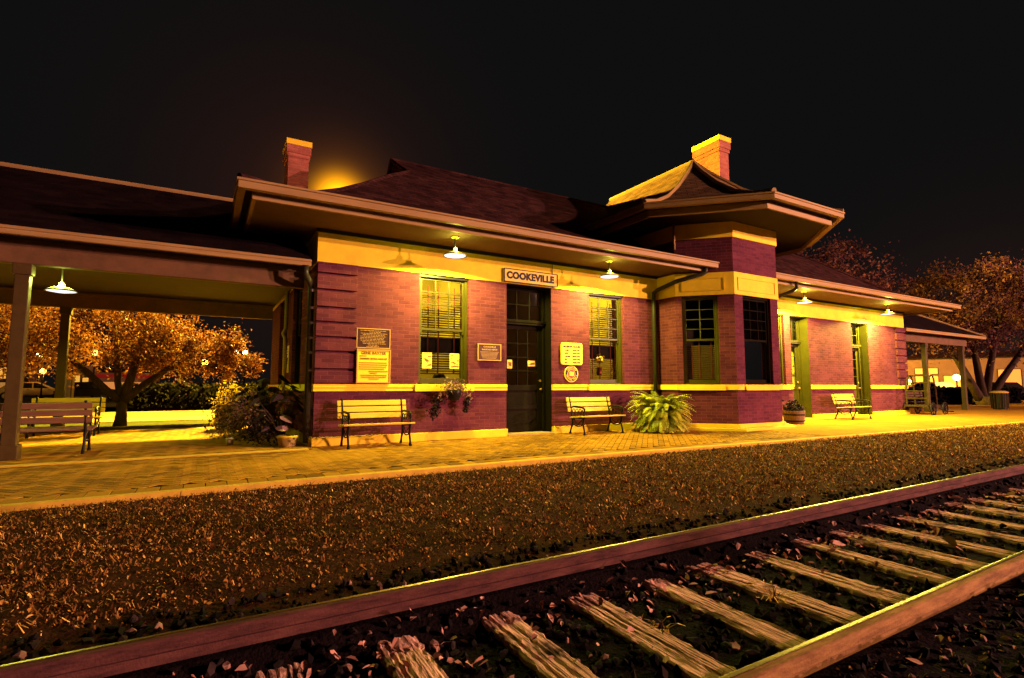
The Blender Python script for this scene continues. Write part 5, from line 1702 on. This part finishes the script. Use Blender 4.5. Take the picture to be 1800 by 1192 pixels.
# ================================================================== cars and background buildings
def car(label, x, y, rz, mat, L=4.7, group="parked cars", kind=0):
    t = thing("parked_car", label, "car", (x, y, 0), rz, group)
    h = L / 2
    side = [(-h, .35), (-h + .02, .72), (-h + .25, .86), (-h + 1.0, .92), (h - 1.25, .90), (h - .3, .78), (h - .02, .62), (h, .35)]
    mb = loc(MB()); mb.prism([(a, -.86, b) for a, b in side], (0, 0, 0), (0, 1.72, 0)); obj("body", mb, mat, t, bevel=.06)
    cab = [(-h + .45, .88), (-h + 1.05, 1.40), (h - 2.15, 1.44), (h - 1.15, .89)]
    mb = loc(MB()); lo = [(a, -.78, b) for a, b in cab]; mb.prism([(a, -.74, b) for a, b in cab], (0, 0, 0), (0, 1.48, 0)); obj("roof", mb, mat, t, bevel=.06)
    mb = loc(MB())
    for s in (-1, 1):
        for (q) in ([(-h + .75, .93), (-h + 1.12, 1.33), (-.05, 1.36), (-.05, .93)], [(.03, .93), (.03, 1.36), (h - 2.2, 1.36), (h - 1.45, .93)]):
            mb.prism([(a, s * .745, b) for a, b in q], (0, 0, 0), (0, s * .012, 0))
    obj("side_window", mb, M_CARGLASS, t)
    for wx in (-h + .85, h - .9):
        for s in (-1, 1):
            mb = loc(MB()); n = 18
            mb.prism([(wx + .32 * math.cos(2 * math.pi * k / n), s * .70, .32 + .32 * math.sin(2 * math.pi * k / n)) for k in range(n)], (0, 0, 0), (0, s * .18, 0)); w_ = obj("wheel", mb, M_TIRE, t)
            mb = loc(MB()); mb.prism([(wx + .19 * math.cos(2 * math.pi * k / n), s * .881, .32 + .19 * math.sin(2 * math.pi * k / n)) for k in range(n)], (0, 0, 0), (0, s * .008, 0)); q = obj("rim", mb, M_WHITE); q.parent = w_
    mb = loc(MB())
    for s in (-1, 1):
        for hx in (-.35, .95): mb.box(hx, hx + .16, s * .86, s * .885, .80, .83)
    obj("door_handle", mb, M_BLACK, t)
    mb = loc(MB())
    for s in (-1, 1): mb.box(-h - .01, -h + .03, s * .6 - .16, s * .6 + .16, .62, .76)
    obj("tail_light", mb, M_RED, t)
    return t


car("white car parked behind the left canopy bench", -12.2, 57.5, R(8), M_CARW, 4.9)
car("dark car parked between the rear canopy post and the tree", -7.6, 52.0, R(6), M_CARD, 4.4)
car("white car beyond the right hedge", 49.5, 19.4, R(62), M_CARW, 4.6)
car("dark car at the right edge beyond the large tree", 55.0, 17.2, R(68), M_CARD, 4.6)

M_LITWIN = emit("lit_window", (1.0, .50, .07), .75)
M_LITDIM = emit("dim_lit_window", (1.0, .45, .10), .35)
M_STUCCO = paint("pale_stucco", (.30, .18, .08), (.24, .14, .06), rough=.9, scale=2, bump=.1)


def shop(name, label, x, y, rz, L, D, H, wins, band=None, wall_mat=M_STUCCO, roofh=.5):
    t = thing(name, label, "building", (x, y, 0), rz)
    mb = loc(MB()); mb.box(-L / 2, L / 2, 0, D, -.2, H); obj("wall", mb, wall_mat, t)
    mb = loc(MB()); e = .35
    mb.add([(-L / 2 - e, -e, H), (L / 2 + e, -e, H), (L / 2 + e, D + e, H), (-L / 2 - e, D + e, H), (-L / 2 + 1, D * .3, H + roofh), (L / 2 - 1, D * .3, H + roofh), (L / 2 - 1, D * .7, H + roofh), (-L / 2 + 1, D * .7, H + roofh)],
           [(0, 3, 2, 1), (4, 5, 6, 7), (0, 1, 5, 4), (1, 2, 6, 5), (2, 3, 7, 6), (3, 0, 4, 7)]); obj("roof", mb, M_ROOF, t)
    for (a, b, z0, z1, m) in wins:
        mb = loc(MB()); mb.box(a - .05, b + .05, -.03, .01, z0 - .05, z1 + .05); f = obj("window_frame", mb, M_IRON, t)
        mb = loc(MB()); mb.box(a, b, -.045, -.031, z0, z1); p = obj("pane", mb, m); p.parent = f
    if band:
        mb = loc(MB()); mb.box(-L / 2 - .05, L / 2 + .05, -.12, -.05, band[0], band[1]); obj("awning_band", mb, M_RED, t)
    return t


shop("roadside_shop", "low pale shop with a red band and dark roof behind the left tree", -8.3, 78.0, 0, 6.2, 6, 2.7, [(-2.6, 2.6, .2, 1.6, M_LITDIM)], (2.05, 2.5))
shop("lit_kiosk", "narrow bright kiosk between the white car and the dark car", -10.2, 64.0, 0, 1.6, 2, 3.1, [(-.55, -.1, 1.3, 2.1, M_LITWIN), (.1, .55, .6, 1.9, M_LITWIN)])
shop("service_building", "brightly lit white building at the left edge behind the canopy post", -21.0, 76.0, 0, 8, 8, 3.4, [(-3.4, 3.4, 1.9, 3.1, M_LITWIN), (-3.4, 3.4, .4, 1.5, M_LITDIM)])
shop("shop_building", "orange lit storefront with wide windows behind the large right tree", 58.0, 18.8, R(-68), 11, 8, 3.6,
     [(-4.6, -3.0, .7, 2.0, M_LITWIN), (-2.6, -1.4, .7, 2.0, M_LITWIN), (-4.6, -3.0, 2.2, 2.7, M_LITWIN), (1.0, 2.4, .5, 2.5, M_LITDIM), (2.8, 4.4, .5, 2.5, M_LITDIM)])
t = thing("utility_cabinet", "pale metal cabinet standing beside the rear canopy post", "cabinet", (-7.4, 42.0, 0))
mb = MB(); mb.box(-7.75, -7.05, 41.7, 42.3, -.05, 2.0); obj("cabinet_body", mb, M_STUCCO, t, bevel=.03)
mb = MB(); mb.box(-7.66, -7.14, 41.68, 41.70, .3, 1.85); obj("door_panel", mb, M_WHITE, t)
mb = MB(); mb.box(-7.82, -6.98, 41.63, 42.37, 2.0, 2.1); obj("lid", mb, M_IRON, t)

# trash bin at the right edge
t = thing("litter_bin", "dark slatted litter bin at the far right edge of the platform", "litter bin", (31.6, 9.7, 0))
mb = MB(); mb.lathe([(.24, .04), (.27, .06), (.29, .78), (.27, .8)], (31.6, 9.7, 0), 20); obj("bin_body", mb, M_IRON, t)
for k in range(18):
    a = 2 * math.pi * k / 18; mb = MB(); c, s = math.cos(a), math.sin(a)
mb = MB()
for k in range(18):
    a = 2 * math.pi * k / 18; c, s = math.cos(a), math.sin(a)
    mb.tube([(31.6 + .30 * c, 9.7 + .30 * s, .08), (31.6 + .315 * c, 9.7 + .315 * s, .76)], .018, 5)
obj("bin_slats", mb, M_DKWOOD, t)
mb = MB(); mb.lathe([(.33, .78), (.34, .82), (.22, .88), (.16, .88)], (31.6, 9.7, 0), 20, False); obj("bin_lid", mb, M_GOLD, t)
